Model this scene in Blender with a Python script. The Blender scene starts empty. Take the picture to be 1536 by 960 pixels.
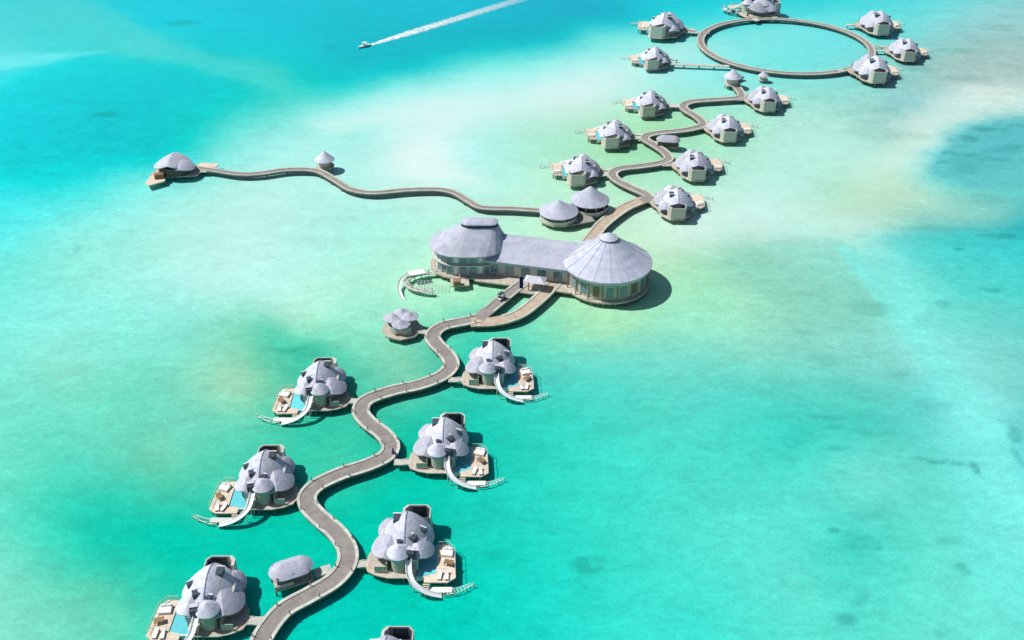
import bpy, bmesh, math, random
import numpy as np
from mathutils import Vector, Matrix

random.seed(7)
R = math.radians
scene = bpy.context.scene
col = scene.collection

# ------------------------------------------------------------------ camera
PITCH, FOC, CAMH = R(33.5), 1536.0, 148.0      # a 36 mm lens on a drone 148 m up
cam_d = bpy.data.cameras.new('camera'); cam_d.sensor_width = 36; cam_d.lens = 36
cam_d.clip_start = 1; cam_d.clip_end = 20000
cam = bpy.data.objects.new('camera', cam_d); col.objects.link(cam)
cam.location = (0, 0, CAMH); cam.rotation_euler = (R(90) - PITCH, 0, 0)
scene.camera = cam

def at(px, py, z=0.0):
    """where the sight line of a photo pixel meets the height z"""
    u = (px - 768) / FOC; v = (480 - py) / FOC
    dy = math.cos(PITCH) + v * math.sin(PITCH); dz = -math.sin(PITCH) + v * math.cos(PITCH)
    t = (z - CAMH) / dz
    return Vector((u * t, dy * t, z))

# ------------------------------------------------------------------ light
SUN_EL, SUN_FROM = 54.0, R(174)       # azimuth (from +x, counter-clockwise) the light comes from
sd = Vector((math.cos(SUN_FROM) * math.cos(R(SUN_EL)), math.sin(SUN_FROM) * math.cos(R(SUN_EL)), math.sin(R(SUN_EL))))
sl = bpy.data.lights.new('sun', 'SUN'); sl.energy = 4.6; sl.angle = R(0.5); sl.color = (1.0, 0.965, 0.91)
so = bpy.data.objects.new('sun', sl); col.objects.link(so)
so.rotation_euler = (-sd).to_track_quat('-Z', 'Y').to_euler(); so.location = (-200, 100, 300)
w = bpy.data.worlds.new('World'); scene.world = w; w.use_nodes = True
wn = w.node_tree
sky = wn.nodes.new('ShaderNodeTexSky'); sky.sky_type = 'NISHITA'; sky.sun_disc = False
sky.sun_elevation = R(SUN_EL); sky.sun_rotation = math.atan2(sd.x, sd.y)
wn.links.new(sky.outputs[0], wn.nodes['Background'].inputs[0]); wn.nodes['Background'].inputs[1].default_value = 0.072
vs = scene.view_settings
vs.view_transform = 'Standard'; vs.look = 'None'; vs.gamma = 1; vs.exposure = 0.0; vs.use_curve_mapping = False
scene.cycles.max_bounces = 6
scene.cycles.use_denoising = True

# ------------------------------------------------------------------ materials
def N(nt, typ, **kw):
    n = nt.nodes.new(typ)
    for k, v in kw.items():
        if k.startswith('i_'): n.inputs[k[2:].replace('_', ' ')].default_value = v
        else: setattr(n, k, v)
    return n

def mat(name, c, rough=0.75, spec=0.3, var=0.15, scale=(1.5, 1.5, 1.5), band=None, bump=0.0, tint=None, uvplank=None):
    """principled material with two octaves of stretched noise; band = (axis, spacing m); uvplank = plank width along U"""
    m = bpy.data.materials.new(name); m.use_nodes = True
    nt = m.node_tree; L = nt.links; b = nt.nodes['Principled BSDF']
    b.inputs['Roughness'].default_value = rough; b.inputs['Specular IOR Level'].default_value = spec
    tc = N(nt, 'ShaderNodeTexCoord'); mp = N(nt, 'ShaderNodeMapping'); mp.inputs['Scale'].default_value = scale
    L.new(tc.outputs['Object'], mp.inputs['Vector'])
    n1 = N(nt, 'ShaderNodeTexNoise', i_Scale=1.0, i_Detail=5.0, i_Roughness=0.65); L.new(mp.outputs[0], n1.inputs['Vector'])
    mr = N(nt, 'ShaderNodeMapRange'); mr.inputs['From Min'].default_value = 0.3; mr.inputs['From Max'].default_value = 0.7
    mr.inputs['To Min'].default_value = 1 - var; mr.inputs['To Max'].default_value = 1 + var
    L.new(n1.outputs[0], mr.inputs[0]); val = mr.outputs[0]
    height = n1.outputs[0]
    if band or uvplank:
        sx = N(nt, 'ShaderNodeSeparateXYZ')
        if uvplank:
            L.new(tc.outputs['UV'], sx.inputs[0]); src = sx.outputs[0]; sp = uvplank
        else:
            L.new(tc.outputs['Object'], sx.inputs[0]); src = sx.outputs[band[0]]; sp = band[1]
        dv = N(nt, 'ShaderNodeMath', operation='DIVIDE'); L.new(src, dv.inputs[0]); dv.inputs[1].default_value = sp
        fl = N(nt, 'ShaderNodeMath', operation='FLOOR'); L.new(dv.outputs[0], fl.inputs[0])
        wn_ = N(nt, 'ShaderNodeTexWhiteNoise', noise_dimensions='1D'); L.new(fl.outputs[0], wn_.inputs['W'])
        m2 = N(nt, 'ShaderNodeMapRange'); m2.inputs['To Min'].default_value = 0.92; m2.inputs['To Max'].default_value = 1.07
        L.new(wn_.outputs['Value'], m2.inputs[0])
        mu = N(nt, 'ShaderNodeMath', operation='MULTIPLY'); L.new(val, mu.inputs[0]); L.new(m2.outputs[0], mu.inputs[1]); val = mu.outputs[0]
        fr = N(nt, 'ShaderNodeMath', operation='FRACT'); L.new(dv.outputs[0], fr.inputs[0])
        ad = N(nt, 'ShaderNodeMath', operation='ADD'); L.new(fr.outputs[0], ad.inputs[0]); L.new(n1.outputs[0], ad.inputs[1]); height = ad.outputs[0]
    mx = N(nt, 'ShaderNodeVectorMath', operation='SCALE'); mx.inputs[0].default_value = c; L.new(val, mx.inputs['Scale'])
    oi_ = N(nt, 'ShaderNodeObjectInfo'); mr3 = N(nt, 'ShaderNodeMapRange'); mr3.inputs['To Min'].default_value = .88; mr3.inputs['To Max'].default_value = 1.1
    L.new(oi_.outputs['Random'], mr3.inputs[0])
    m3 = N(nt, 'ShaderNodeMath', operation='MULTIPLY'); L.new(val, m3.inputs[0]); L.new(mr3.outputs[0], m3.inputs[1]); L.new(m3.outputs[0], mx.inputs['Scale'])
    out = mx.outputs[0]
    if tint:
        n2 = N(nt, 'ShaderNodeTexNoise', i_Scale=0.35, i_Detail=3.0); L.new(tc.outputs['Object'], n2.inputs['Vector'])
        r2 = N(nt, 'ShaderNodeMapRange'); r2.inputs['From Min'].default_value = 0.42; r2.inputs['From Max'].default_value = 0.68
        r2.inputs['To Max'].default_value = 0.7; L.new(n2.outputs[0], r2.inputs[0])
        mi = N(nt, 'ShaderNodeMix', data_type='RGBA'); L.new(r2.outputs[0], mi.inputs[0]); L.new(out, mi.inputs[6]); mi.inputs[7].default_value = (*tint, 1)
        out = mi.outputs[2]
    L.new(out, b.inputs['Base Color'])
    if bump:
        bp = N(nt, 'ShaderNodeBump', i_Strength=bump, i_Distance=0.06); L.new(height, bp.inputs['Height']); L.new(bp.outputs[0], b.inputs['Normal'])
    return m

M = dict(
    roof=mat('weathered_shingle', (0.53, 0.55, 0.66), 0.8, 0.2, 0.24, (0.9, 0.9, 2.0), (2, 0.55), 0.5, tint=(0.62, 0.60, 0.63)),
    roof2=mat('weathered_shingle_newer', (0.42, 0.435, 0.53), 0.8, 0.2, 0.24, (0.9, 0.9, 2.0), (2, 0.55), 0.5, tint=(0.50, 0.48, 0.51)),
    bigroof=mat('hall_shingle', (0.45, 0.475, 0.59), 0.75, 0.25, 0.16, (0.6, 0.6, 1.0), (2, 0.8), 0.4, tint=(0.54, 0.54, 0.61)),
    wall=mat('pale_timber_wall', (0.57, 0.54, 0.46), 0.8, 0.2, 0.18, (3, 3, 0.4)),
    tower=mat('grey_green_timber', (0.44, 0.47, 0.38), 0.8, 0.2, 0.2, (4, 4, 0.3)),
    dark=mat('dark_slate', (0.05, 0.07, 0.09), 0.6, 0.3, 0.2),  # also carries the painted shade of bathroom boxes and roof notch
    timber=mat('dark_timber', (0.14, 0.12, 0.10), 0.8, 0.2, 0.25, (1, 1, 4)),
    deck=mat('boardwalk_planks', (0.285, 0.258, 0.24), 0.85, 0.15, 0.12, (0.7, 0.7, 0.7), uvplank=0.3, tint=(0.32, 0.30, 0.28)),
    deck2=mat('new_planks', (0.52, 0.43, 0.33), 0.85, 0.15, 0.2, (0.8, 0.8, 0.8), uvplank=0.3),
    kerb=mat('pale_kerb_timber', (0.50, 0.51, 0.45), 0.8, 0.2, 0.2, (0.8, 0.8, 0.8), uvplank=2.4),
    sundeck=mat('tan_deck_boards', (0.66, 0.56, 0.45), 0.8, 0.2, 0.16, (1.2, 1.2, 1.2), (1, 0.28)),
    pave=mat('pale_platform_boards', (0.50, 0.45, 0.38), 0.8, 0.2, 0.2, (1, 1, 1), (0, 0.28)),
    pile=mat('pile_timber', (0.22, 0.20, 0.17), 0.85, 0.2, 0.3, (2, 2, 0.6)),
    white=mat('white_laminate', (0.78, 0.82, 0.84), 0.35, 0.5, 0.05),
    cloth=mat('white_canvas', (0.82, 0.81, 0.79), 0.9, 0.1, 0.04),
    pool=mat('pool_water', (0.15, 0.62, 0.68), 0.08, 0.5, 0.10, (0.8, 0.8, 0.8), bump=0.1),
    glass=mat('window_glass', (0.16, 0.26, 0.30), 0.08, 0.6, 0.15),
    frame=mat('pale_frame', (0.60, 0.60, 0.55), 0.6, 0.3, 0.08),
    tealwall=mat('teal_glass_screen', (0.36, 0.48, 0.50), 0.25, 0.5, 0.15, (0.6, 0.6, 2)),
    brown=mat('brown_timber', (0.28, 0.17, 0.10), 0.7, 0.25, 0.2),
    navy=mat('navy_fabric', (0.025, 0.025, 0.14), 0.9, 0.1, 0.1),
    purple=mat('purple_fabric', (0.10, 0.05, 0.28), 0.9, 0.1, 0.1),
    slate=mat('slate_blue_fabric', (0.08, 0.12, 0.22), 0.9, 0.1, 0.1),
    skin=mat('skin', (0.42, 0.26, 0.18), 0.6, 0.3, 0.04),
    hair=mat('dark_hair', (0.02, 0.015, 0.012), 0.6, 0.3, 0.1),
    rubber=mat('black_rubber', (0.02, 0.02, 0.02), 0.8, 0.2, 0.1),
    net=mat('rope_net', (0.70, 0.74, 0.70), 0.9, 0.1, 0.1),
)

# ------------------------------------------------------------------ mesh builder
class MB:
    def __init__(s, sx=1): s.v, s.f, s.uv, s.sx, s.smooth = [], [], [], sx, False
    def add(s, vs, fs, uvs=None):
        o = len(s.v); s.v += [(s.sx * x, y, z) for x, y, z in vs]
        for k, f in enumerate(fs):
            s.f.append([o + i for i in (reversed(f) if s.sx < 0 else f)])
            u = uvs[k] if uvs else [(0, 0)] * len(f)
            s.uv.append(list(reversed(u)) if s.sx < 0 else u)
        return s
    def box(s, c, d, rz=0.0, tilt=0.0):
        m = Matrix.Rotation(rz, 3, 'Z') @ Matrix.Rotation(tilt, 3, 'X')
        vs = [tuple(Vector(c) + m @ Vector((d[0] / 2 * i, d[1] / 2 * j, d[2] / 2 * k))) for i in (-1, 1) for j in (-1, 1) for k in (-1, 1)]
        return s.add(vs, [(0, 1, 3, 2), (4, 6, 7, 5), (0, 4, 5, 1), (2, 3, 7, 6), (0, 2, 6, 4), (1, 5, 7, 3)])
    def prism(s, poly, z0, z1):
        a = sum(poly[i - 1][0] * poly[i][1] - poly[i][0] * poly[i - 1][1] for i in range(len(poly)))
        if a < 0: poly = poly[::-1]
        n = len(poly)
        vs = [(x, y, z0) for x, y in poly] + [(x, y, z1) for x, y in poly]
        return s.add(vs, [tuple(range(n))[::-1], tuple(range(n, 2 * n))] + [(i, (i + 1) % n, n + (i + 1) % n, n + i) for i in range(n)])
    def lathe(s, c, prof, n=20, a0=0.0, a1=2 * math.pi):
        full = abs(a1 - a0) > 6.28; cols_ = n if full else n + 1
        vs = []
        for r, z in prof:
            for k in range(cols_):
                a = a0 + (a1 - a0) * k / n; vs.append((c[0] + r * math.cos(a), c[1] + r * math.sin(a), c[2] + z))
        fs = []
        for j in range(len(prof) - 1):
            for k in range(n):
                k2 = (k + 1) % cols_
                fs.append((j * cols_ + k, j * cols_ + k2, (j + 1) * cols_ + k2, (j + 1) * cols_ + k))
        return s.add(vs, fs)
    def cyl(s, c, r, z0, z1, n=10): return s.lathe((c[0], c[1], 0), [(0.001, z0), (r, z0), (r, z1), (0.001, z1)], n)
    def tube(s, pts, r, n=8):
        return s.sweep(pts, [(r * math.cos(2 * math.pi * k / n), r * math.sin(2 * math.pi * k / n)) for k in range(n)], True)
    def sweep(s, pts, sec, closed=True, loop=False):
        """section points (side, up) along a path; U = metres along"""
        pts = [Vector(p) for p in pts]; n = len(pts); vs = []; dist = [0.0]
        for i in range(1, n): dist.append(dist[-1] + (pts[i] - pts[i - 1]).length)
        for i, p in enumerate(pts):
            if loop: t = pts[(i + 1) % n] - pts[i - 1]
            else: t = pts[min(i + 1, n - 1)] - pts[max(i - 1, 0)]
            t = Vector((t.x, t.y, 0)) if abs(t.x) + abs(t.y) > 1e-6 else Vector((1, 0, 0))
            t.normalize(); sd_ = Vector((t.y, -t.x, 0))
            for a, b in sec: vs.append(tuple(p + sd_ * a + Vector((0, 0, b))))
        m = len(sec); fs, uvs = [], []
        for i in range(n if loop else n - 1):
            i2 = (i + 1) % n
            d0 = dist[i]; d1 = dist[i + 1] if i + 1 < n else dist[i] + (pts[0] - pts[-1]).length
            for k in range(m if closed else m - 1):
                k2 = (k + 1) % m
                fs.append((i * m + k, i2 * m + k, i2 * m + k2, i * m + k2)); uvs.append([(d0, k), (d1, k), (d1, k2), (d0, k2)])
        if closed and not loop:
            fs += [tuple(range(m)), tuple(range((n - 1) * m, n * m))[::-1]]; uvs += [[(0, 0)] * m, [(0, 0)] * m]
        return s.add(vs, fs, uvs)
    def shell(s, c, rx, ry, hf, thick=0.22, rings=9, n=36, rz=0.0):
        """roof over an ellipse: hf(u, v) = height at unit-disc position; closed with an underside"""
        ca, sa = math.cos(rz), math.sin(rz); vs = []
        for lay in (0, 1):
            for j in range(rings + 1):
                t = j / rings
                for k in range(n):
                    a = 2 * math.pi * k / n; u, v = t * math.cos(a), t * math.sin(a)
                    x, y = u * rx, v * ry
                    vs.append((c[0] + x * ca - y * sa, c[1] + x * sa + y * ca, c[2] + hf(u, v) - lay * thick))
        fs = []; B = (rings + 1) * n
        for j in range(rings):
            for k in range(n):
                k2 = (k + 1) % n
                q = (j * n + k, (j + 1) * n + k, (j + 1) * n + k2, j * n + k2)
                if j == 0: q = (n + k, n + k2, k)
                fs.append(q); fs.append(tuple(B + i for i in q[::-1]))
        for k in range(n):
            k2 = (k + 1) % n; e = rings * n
            fs.append((e + k, B + e + k, B + e + k2, e + k2))
        return s.add(vs, fs)
    def build(s, name, m, parent=None, smooth=False, slots=None):
        me = bpy.data.meshes.new(name); me.from_pydata(s.v, [], s.f)
        uvl = me.uv_layers.new(name='UVMap')
        flat = [c for f in s.uv for p in f for c in p]
        uvl.data.foreach_set('uv', flat)
        bm = bmesh.new(); bm.from_mesh(me)
        bmesh.ops.recalc_face_normals(bm, faces=bm.faces); bm.to_mesh(me); bm.free()
        me.materials.append(m)
        if smooth:
            me.polygons.foreach_set('use_smooth', [True] * len(me.polygons))
            me.set_sharp_from_angle(angle=R(35))
        o = bpy.data.objects.new(name, me); col.objects.link(o)
        if parent: o.parent = parent
        return o

def thing(name, label, cat, loc=(0, 0, 0), rz=0.0, group=None):
    o = bpy.data.objects.new(name, None); o.empty_display_size = 0.5; col.objects.link(o)
    o.location = loc; o.rotation_euler = (0, 0, rz); o['label'] = label; o['category'] = cat
    if group: o['group'] = group
    return o

def copy_tree(o, parent=None):
    c = o.copy(); col.objects.link(c); c.parent = parent
    for ch in list(o.children): copy_tree(ch, c)
    return c

def copy_thing(src, label, loc, rz=0.0, group=None, scale=1.0):
    c = copy_tree(src); c['label'] = label; c.location = loc; c.rotation_euler = (0, 0, rz); c.scale = (scale,) * 3
    if group: c['group'] = group
    return c

def smooth_path(pts, step=1.0, loop=False):
    P = [Vector(p) for p in pts]; out = []; n = len(P)
    for i in range(n if loop else n - 1):
        if loop: p0, p1, p2, p3 = P[i - 1], P[i], P[(i + 1) % n], P[(i + 2) % n]
        else: p0, p1, p2, p3 = P[max(i - 1, 0)], P[i], P[i + 1], P[min(i + 2, n - 1)]
        k = max(2, int((p2 - p1).length / step))
        for j in range(k):
            t = j / k
            out.append(0.5 * ((2 * p1) + (p2 - p0) * t + (2 * p0 - 5 * p1 + 4 * p2 - p3) * t * t + (3 * p1 - p0 - 3 * p2 + p3) * t ** 3))
    if not loop: out.append(P[-1])
    return out

# ------------------------------------------------------------------ water
def lin(c):
    c = np.asarray(c, float) / 255.0
    return np.where(c <= 0.04045, c / 12.92, ((c + 0.055) / 1.055) ** 2.4)

# colour of the lagoon where the camera looks at it: sand bars, deep channel, weed and rubble (photo position -> ground)
WATER = """100 20 70 215 220;60 60 60 220 225;200 40 40 215 225;270 20 0 210 228;350 30 0 205 222;450 30 0 200 215;560 30 0 195 210;700 15 0 195 215
800 30 0 185 205;900 20 5 180 205;930 30 10 190 205;960 8 20 200 215;1060 12 40 215 225;1230 8 60 220 225;1400 15 110 225 225;1480 20 150 220 220;20 20 60 215 225;1530 20 150 215 215
40 85 95 236 240;10 95 110 240 240;60 120 0 215 222;150 75 45 220 222;230 72 80 216 214;300 82 40 210 210;400 108 75 212 202;330 50 0 208 220;450 80 0 205 215;150 40 65 216 216;190 55 75 218 216;270 85 70 216 212;340 96 65 212 206;330 72 10 206 214;420 140 60 214 204
550 100 0 195 205;650 60 0 190 205;800 50 0 185 200;850 55 30 198 205;900 48 100 228 225;700 82 60 212 210;600 122 115 233 226;750 100 130 240 232;850 90 150 240 235;620 100 20 200 205;760 66 20 195 203;690 70 5 190 203;500 130 30 208 205
1177 70 124 233 232;1100 75 138 236 232;1250 65 116 231 234;1177 45 125 232 230;1177 95 120 235 230;1030 70 170 240 232;1000 115 165 240 235;1060 108 150 240 240;1040 40 90 228 228;1250 25 100 230 230;1350 45 120 230 228
1380 110 150 208 203;1450 60 150 207 205;1500 70 160 200 195;1520 110 172 204 198;1420 125 170 212 206;1500 148 208 235 226;1450 143 215 240 235;1380 160 150 210 210;1300 165 160 220 210;1500 170 150 210 208;1420 90 158 205 198;1470 100 168 206 200;1530 150 205 235 226;1410 40 140 220 220
1200 170 172 230 215;1250 200 180 235 220;1330 203 162 214 204;1300 240 190 238 225;1200 280 185 238 225;1100 320 200 240 230;1260 290 175 225 200;1350 290 185 225 200;1180 215 180 236 222;1400 215 190 235 225;1380 225 190 237 226;1370 250 185 236 224
1415 235 95 208 210;1450 210 80 200 205;1480 192 80 196 205;1520 195 82 192 205;1500 260 88 208 210;1440 275 105 208 205;1520 310 115 204 198;1420 320 145 212 200;1390 300 175 225 205;1392 218 188 234 225;1418 200 186 233 224;1455 183 180 230 222;1500 172 165 222 216;1412 230 84 198 203;1436 212 80 197 203;1464 199 78 195 202;1502 188 78 194 202;1390 345 118 200 194;1440 340 125 202 193;1490 340 128 203 193;1460 353 56 186 190;1410 356 90 206 204;1400 252 105 208 208;1400 338 128 204 194;1470 330 125 204 196;1400 265 130 220 214
1500 352 48 186 192;1440 350 75 200 198;1380 346 120 212 205;1480 380 72 213 210;1530 372 48 203 205;1530 350 40 178 190;1500 440 95 214 205;1420 470 108 214 205;1410 400 100 216 210;1530 520 105 215 206
1290 400 138 233 223;1350 450 135 235 225;1400 520 130 235 225;1450 600 120 238 230;1470 640 112 238 230;1500 720 100 238 230;1265 370 160 235 225;1240 460 133 209 190;1200 430 143 214 195;1130 380 150 214 195;1050 398 160 224 190;1020 440 165 235 200;1100 470 160 232 200;1040 350 207 240 230;1000 400 180 230 195;1150 350 195 236 225;1280 345 190 234 222;1180 330 196 238 228;1300 450 128 214 198;1100 400 158 220 194
1150 520 128 221 200;1250 520 123 218 200;1050 560 85 220 200;1200 600 70 214 195;1300 620 58 209 190;1380 640 75 214 200;1100 640 60 220 200;1500 560 110 219 205;1525 650 85 213 205;1350 560 110 220 205;1400 580 95 226 215
1050 800 65 225 205;1200 750 75 228 210;1300 720 95 228 208;1280 815 52 216 197;1400 800 80 225 205;1500 800 95 238 225;1200 880 80 228 208;1400 920 85 230 210;1050 940 50 230 210;1160 690 60 222 202;1400 700 85 222 205;1520 900 90 232 215;1190 650 45 214 194
800 700 30 215 190;900 700 45 222 200;720 640 20 205 180;800 560 60 215 195;900 560 75 220 200;950 640 60 220 198;750 850 15 215 190;900 850 40 222 200;800 930 20 222 200;950 930 45 228 208;690 800 20 210 185;640 880 5 205 180;560 740 15 205 175;500 690 60 212 180;620 640 20 200 170;470 650 40 205 175;980 760 55 226 205;700 720 15 208 183;830 630 40 216 192
40 700 90 225 200;150 680 85 220 195;250 690 100 212 180;330 700 70 210 180;60 800 60 222 195;150 800 20 205 180;250 800 10 205 180;100 900 90 218 190;160 900 80 210 180;380 800 15 205 180;200 940 70 215 185;520 930 5 210 190;440 800 10 205 180;330 640 85 215 188;20 880 110 228 205;120 760 40 212 185
20 340 95 240 238;100 350 138 240 230;60 400 130 232 218;200 380 160 238 225;300 360 180 240 230;300 430 180 243 235;60 470 140 240 230;180 480 140 238 225;400 440 180 242 230;350 480 140 225 200;300 500 130 228 208;400 500 108 214 185;440 518 68 204 172;100 560 125 230 208;250 560 110 225 200;360 570 145 220 185;350 605 125 218 185;200 610 95 222 195;60 620 100 228 205;300 650 90 215 190;20 430 125 236 225;470 525 70 206 176;490 500 130 228 195;450 485 160 232 205
540 440 170 240 215;500 400 175 242 225;600 380 175 240 220;560 330 170 240 225;480 360 175 240 228;700 450 165 235 200;640 450 170 238 205;560 510 130 225 195;590 540 110 215 180;610 560 115 215 180;720 510 50 210 180;830 500 120 225 190;900 490 160 230 190;960 480 155 232 195;780 520 75 215 190;870 520 110 224 195;1000 510 130 226 202;540 560 80 208 178;640 530 90 212 180;550 480 150 235 210
50 200 0 210 220;150 150 0 208 215;150 230 0 205 210;250 200 0 205 205;350 140 20 208 208;20 250 0 212 215;60 280 40 222 222;150 280 80 232 230;20 300 70 232 235;200 270 110 235 230;210 240 20 212 212;300 185 30 210 205;350 190 95 225 215;330 225 120 232 225;420 170 100 222 212;480 170 165 242 235;430 220 170 242 235;250 310 165 240 230;350 290 180 240 230;270 215 20 208 205;240 110 0 208 215;330 110 15 208 210
540 170 175 243 238;660 165 215 245 245;620 225 215 245 242;640 250 222 248 244;560 250 185 243 235;540 205 165 240 230;720 220 175 243 235;800 200 175 235 215;850 140 215 243 240;900 130 205 243 238;760 140 190 243 238;800 270 185 240 220;740 290 180 240 225;690 260 195 245 238;920 225 165 228 185;1000 255 165 232 200;1040 205 165 230 195;930 108 195 243 238;1110 215 175 233 212;1130 250 180 236 220;1000 185 165 228 185;940 150 185 240 225;870 200 172 232 205;560 145 155 240 234;690 120 160 242 238"""
IRR = np.array([1.22, 1.25, 1.26])          # light on level water / pi, so that albedo * IRR = what the photo shows
SPEC = np.array([0.012, 0.014, 0.026])
ctrl = np.array([[float(t) for t in s.split()] for line in WATER.split('\n') for s in line.split(';')])
nearw = np.clip((ctrl[:, 1] - 470) / 80, 0, 1); rightw = np.clip((ctrl[:, 0] - 450) / 250, 0, 1)
ctrl[:, 2] += (14 + 7 * rightw) * nearw; ctrl[:, 3] -= 4 * nearw; ctrl[:, 4] += (4 * rightw - 2) * nearw
gp = np.array([tuple(at(a, b)) for a, b in ctrl[:, :2]])
alb = np.clip((np.array([lin(c) for c in ctrl[:, 2:]]) - SPEC) / IRR, 0.0005, 0.9)

def norm_uv(x, y):                 # ground metric in which distances grow with range, as the mapping was surveyed
    r = np.sqrt(y * y + 3600.0) + 60.0
    return x / r * 1.15, np.log(r)
cu, cv = norm_uv(gp[:, 0], gp[:, 1])

# weed / rock patches: (px, py, half-length px, half-depth px, tilt, strength)
PATCH = [(1450, 207, 15, 4, -.25, .7), (1482, 195, 24, 3, 0, .55), (1420, 227, 15, 3, 0, .6), (1450, 231, 22, 4, 0, .45), (1512, 220, 20, 3, 0, .5), (1492, 238, 34, 4, 0, .4), (1525, 190, 20, 3, 0, .4), (1412, 242, 12, 3, 0, .4), (875, 851, 26, 12, 0, .55), (740, 838, 22, 10, 0, .22), (1262, 798, 16, 5, .2, .6), (1290, 818, 30, 16, .3, .35), (1322, 829, 10, 4, .3, .5), (1450, 853, 13, 6, 0, .5),
         (1262, 921, 16, 9, .3, .5), (1292, 899, 14, 5, 0, .4), (1457, 702, 7, 7, 0, .7), (1400, 693, 30, 4, .05, .6), (1436, 699, 12, 4, .3, .5), (1255, 672, 25, 4, .05, .4), (1188, 664, 16, 10, 0, .25), (1185, 690, 22, 9, 0, .22), (1410, 950, 12, 5, 0, .3),
         (1518, 655, 12, 14, 0, .5), (1530, 690, 10, 16, 0, .45), (1300, 645, 40, 8, 0, .25), (155, 172, 22, 5, -.1, .5), (273, 35, 26, 4, 0, .4), (494, 72, 14, 4, 0, .35), (1439, 375, 8, 3, 0, .7), (1486, 432, 16, 5, 0, .5), (1410, 455, 14, 5, 0, .35), (1300, 460, 30, 12, 0, .3), (1210, 500, 24, 6, 0, .3),
         (1345, 560, 18, 6, 0, .25), (118, 372, 6, 6, 0, .3), (1430, 815, 20, 8, .2, .3), (1250, 640, 20, 6, 0, .3), (1310, 770, 34, 10, 0, .25), (1240, 540, 24, 8, 0, .2), (440, 524, 44, 7, .15, .35), (1100, 540, 30, 8, 0, .15), (1400, 610, 30, 9, 0, .3), (1230, 622, 26, 6, 0, .35), (1480, 300, 26, 9, 0, .25), (1450, 250, 22, 10, 0, .3), (1500, 225, 30, 8, 0, .25), (1370, 100, 26, 8, 0, .3), (1450, 118, 40, 6, 0, .3), (1490, 40, 30, 5, 0, .25), (1360, 205, 36, 5, 0, .3), (1430, 75, 30, 5, 0, .25), (1330, 165, 22, 5, 0, .2), (1510, 355, 46, 4, .03, .6), (1400, 343, 60, 4, 0, .25)]

def vnoise(x, y, seed):
    """cheap smooth value noise on the ground"""
    xi, yi = np.floor(x).astype(np.int64), np.floor(y).astype(np.int64); fx, fy = x - xi, y - yi
    fx = fx * fx * (3 - 2 * fx); fy = fy * fy * (3 - 2 * fy)
    def h(a, b):
        n = (a * 374761393 + b * 668265263 + seed * 974711) & 0x7fffffff
        n = ((n ^ (n >> 13)) * 1274126177) & 0x7fffffff
        return ((n ^ (n >> 16)) & 0xffff) / 65535.0
    return (h(xi, yi) * (1 - fx) + h(xi + 1, yi) * fx) * (1 - fy) + (h(xi, yi + 1) * (1 - fx) + h(xi + 1, yi + 1) * fx) * fy

us = np.concatenate([-np.geomspace(9, .58, 24)[:-1], np.linspace(-.56, .56, 520), np.geomspace(.58, 9, 24)[1:]])
ys = np.concatenate([-np.geomspace(5000, 10, 30), np.linspace(0, 95, 20), np.geomspace(97, 610, 520), np.geomspace(625, 9000, 40)])
UU, YY = np.meshgrid(us, ys); XX = UU * (np.sqrt(YY * YY + 3600) + 60)
X, Y = XX.ravel(), YY.ravel()
wx = X + (vnoise(X / 14, Y / 14, 1) - .5) * 2.5 + (vnoise(X / 4, Y / 4, 2) - .5) * 1.6
wy = Y + (vnoise(X / 14, Y / 14, 3) - .5) * 3 + (vnoise(X / 4, Y / 4, 4) - .5) * 2.0
qu, qv = norm_uv(wx, np.maximum(wy, 60))
qu, qv = np.clip(qu, -.60, .60), np.clip(qv, cv.min() - .02, cv.max() + .02)
C3 = ctrl[:, 2:] / 255.0
def phi(d2): return np.sqrt(d2 + 4e-4)
Kc = phi((cu[:, None] - cu[None]) ** 2 + ((cv[:, None] - cv[None]) * .9) ** 2)
PB = np.stack([np.ones_like(cu), cu, cv], 1); nC = len(cu)
A_ = np.zeros((nC + 3, nC + 3)); A_[:nC, :nC] = Kc - np.eye(nC) * .006; A_[:nC, nC:] = PB; A_[nC:, :nC] = PB.T
sol = np.linalg.solve(A_, np.concatenate([C3, np.zeros((3, 3))], 0))
colr = np.empty((len(X), 3))
for s in range(0, len(X), 20000):
    e = s + 20000
    d2 = (qu[s:e, None] - cu[None]) ** 2 + ((qv[s:e, None] - cv[None]) * .9) ** 2
    colr[s:e] = phi(d2) @ sol[:nC] + np.stack([np.ones(len(d2)), qu[s:e], qv[s:e]], 1) @ sol[nC:]
colr = np.clip((lin(np.clip(colr, 0, .98) * 255) - SPEC) / IRR, .0005, .9)
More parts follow.
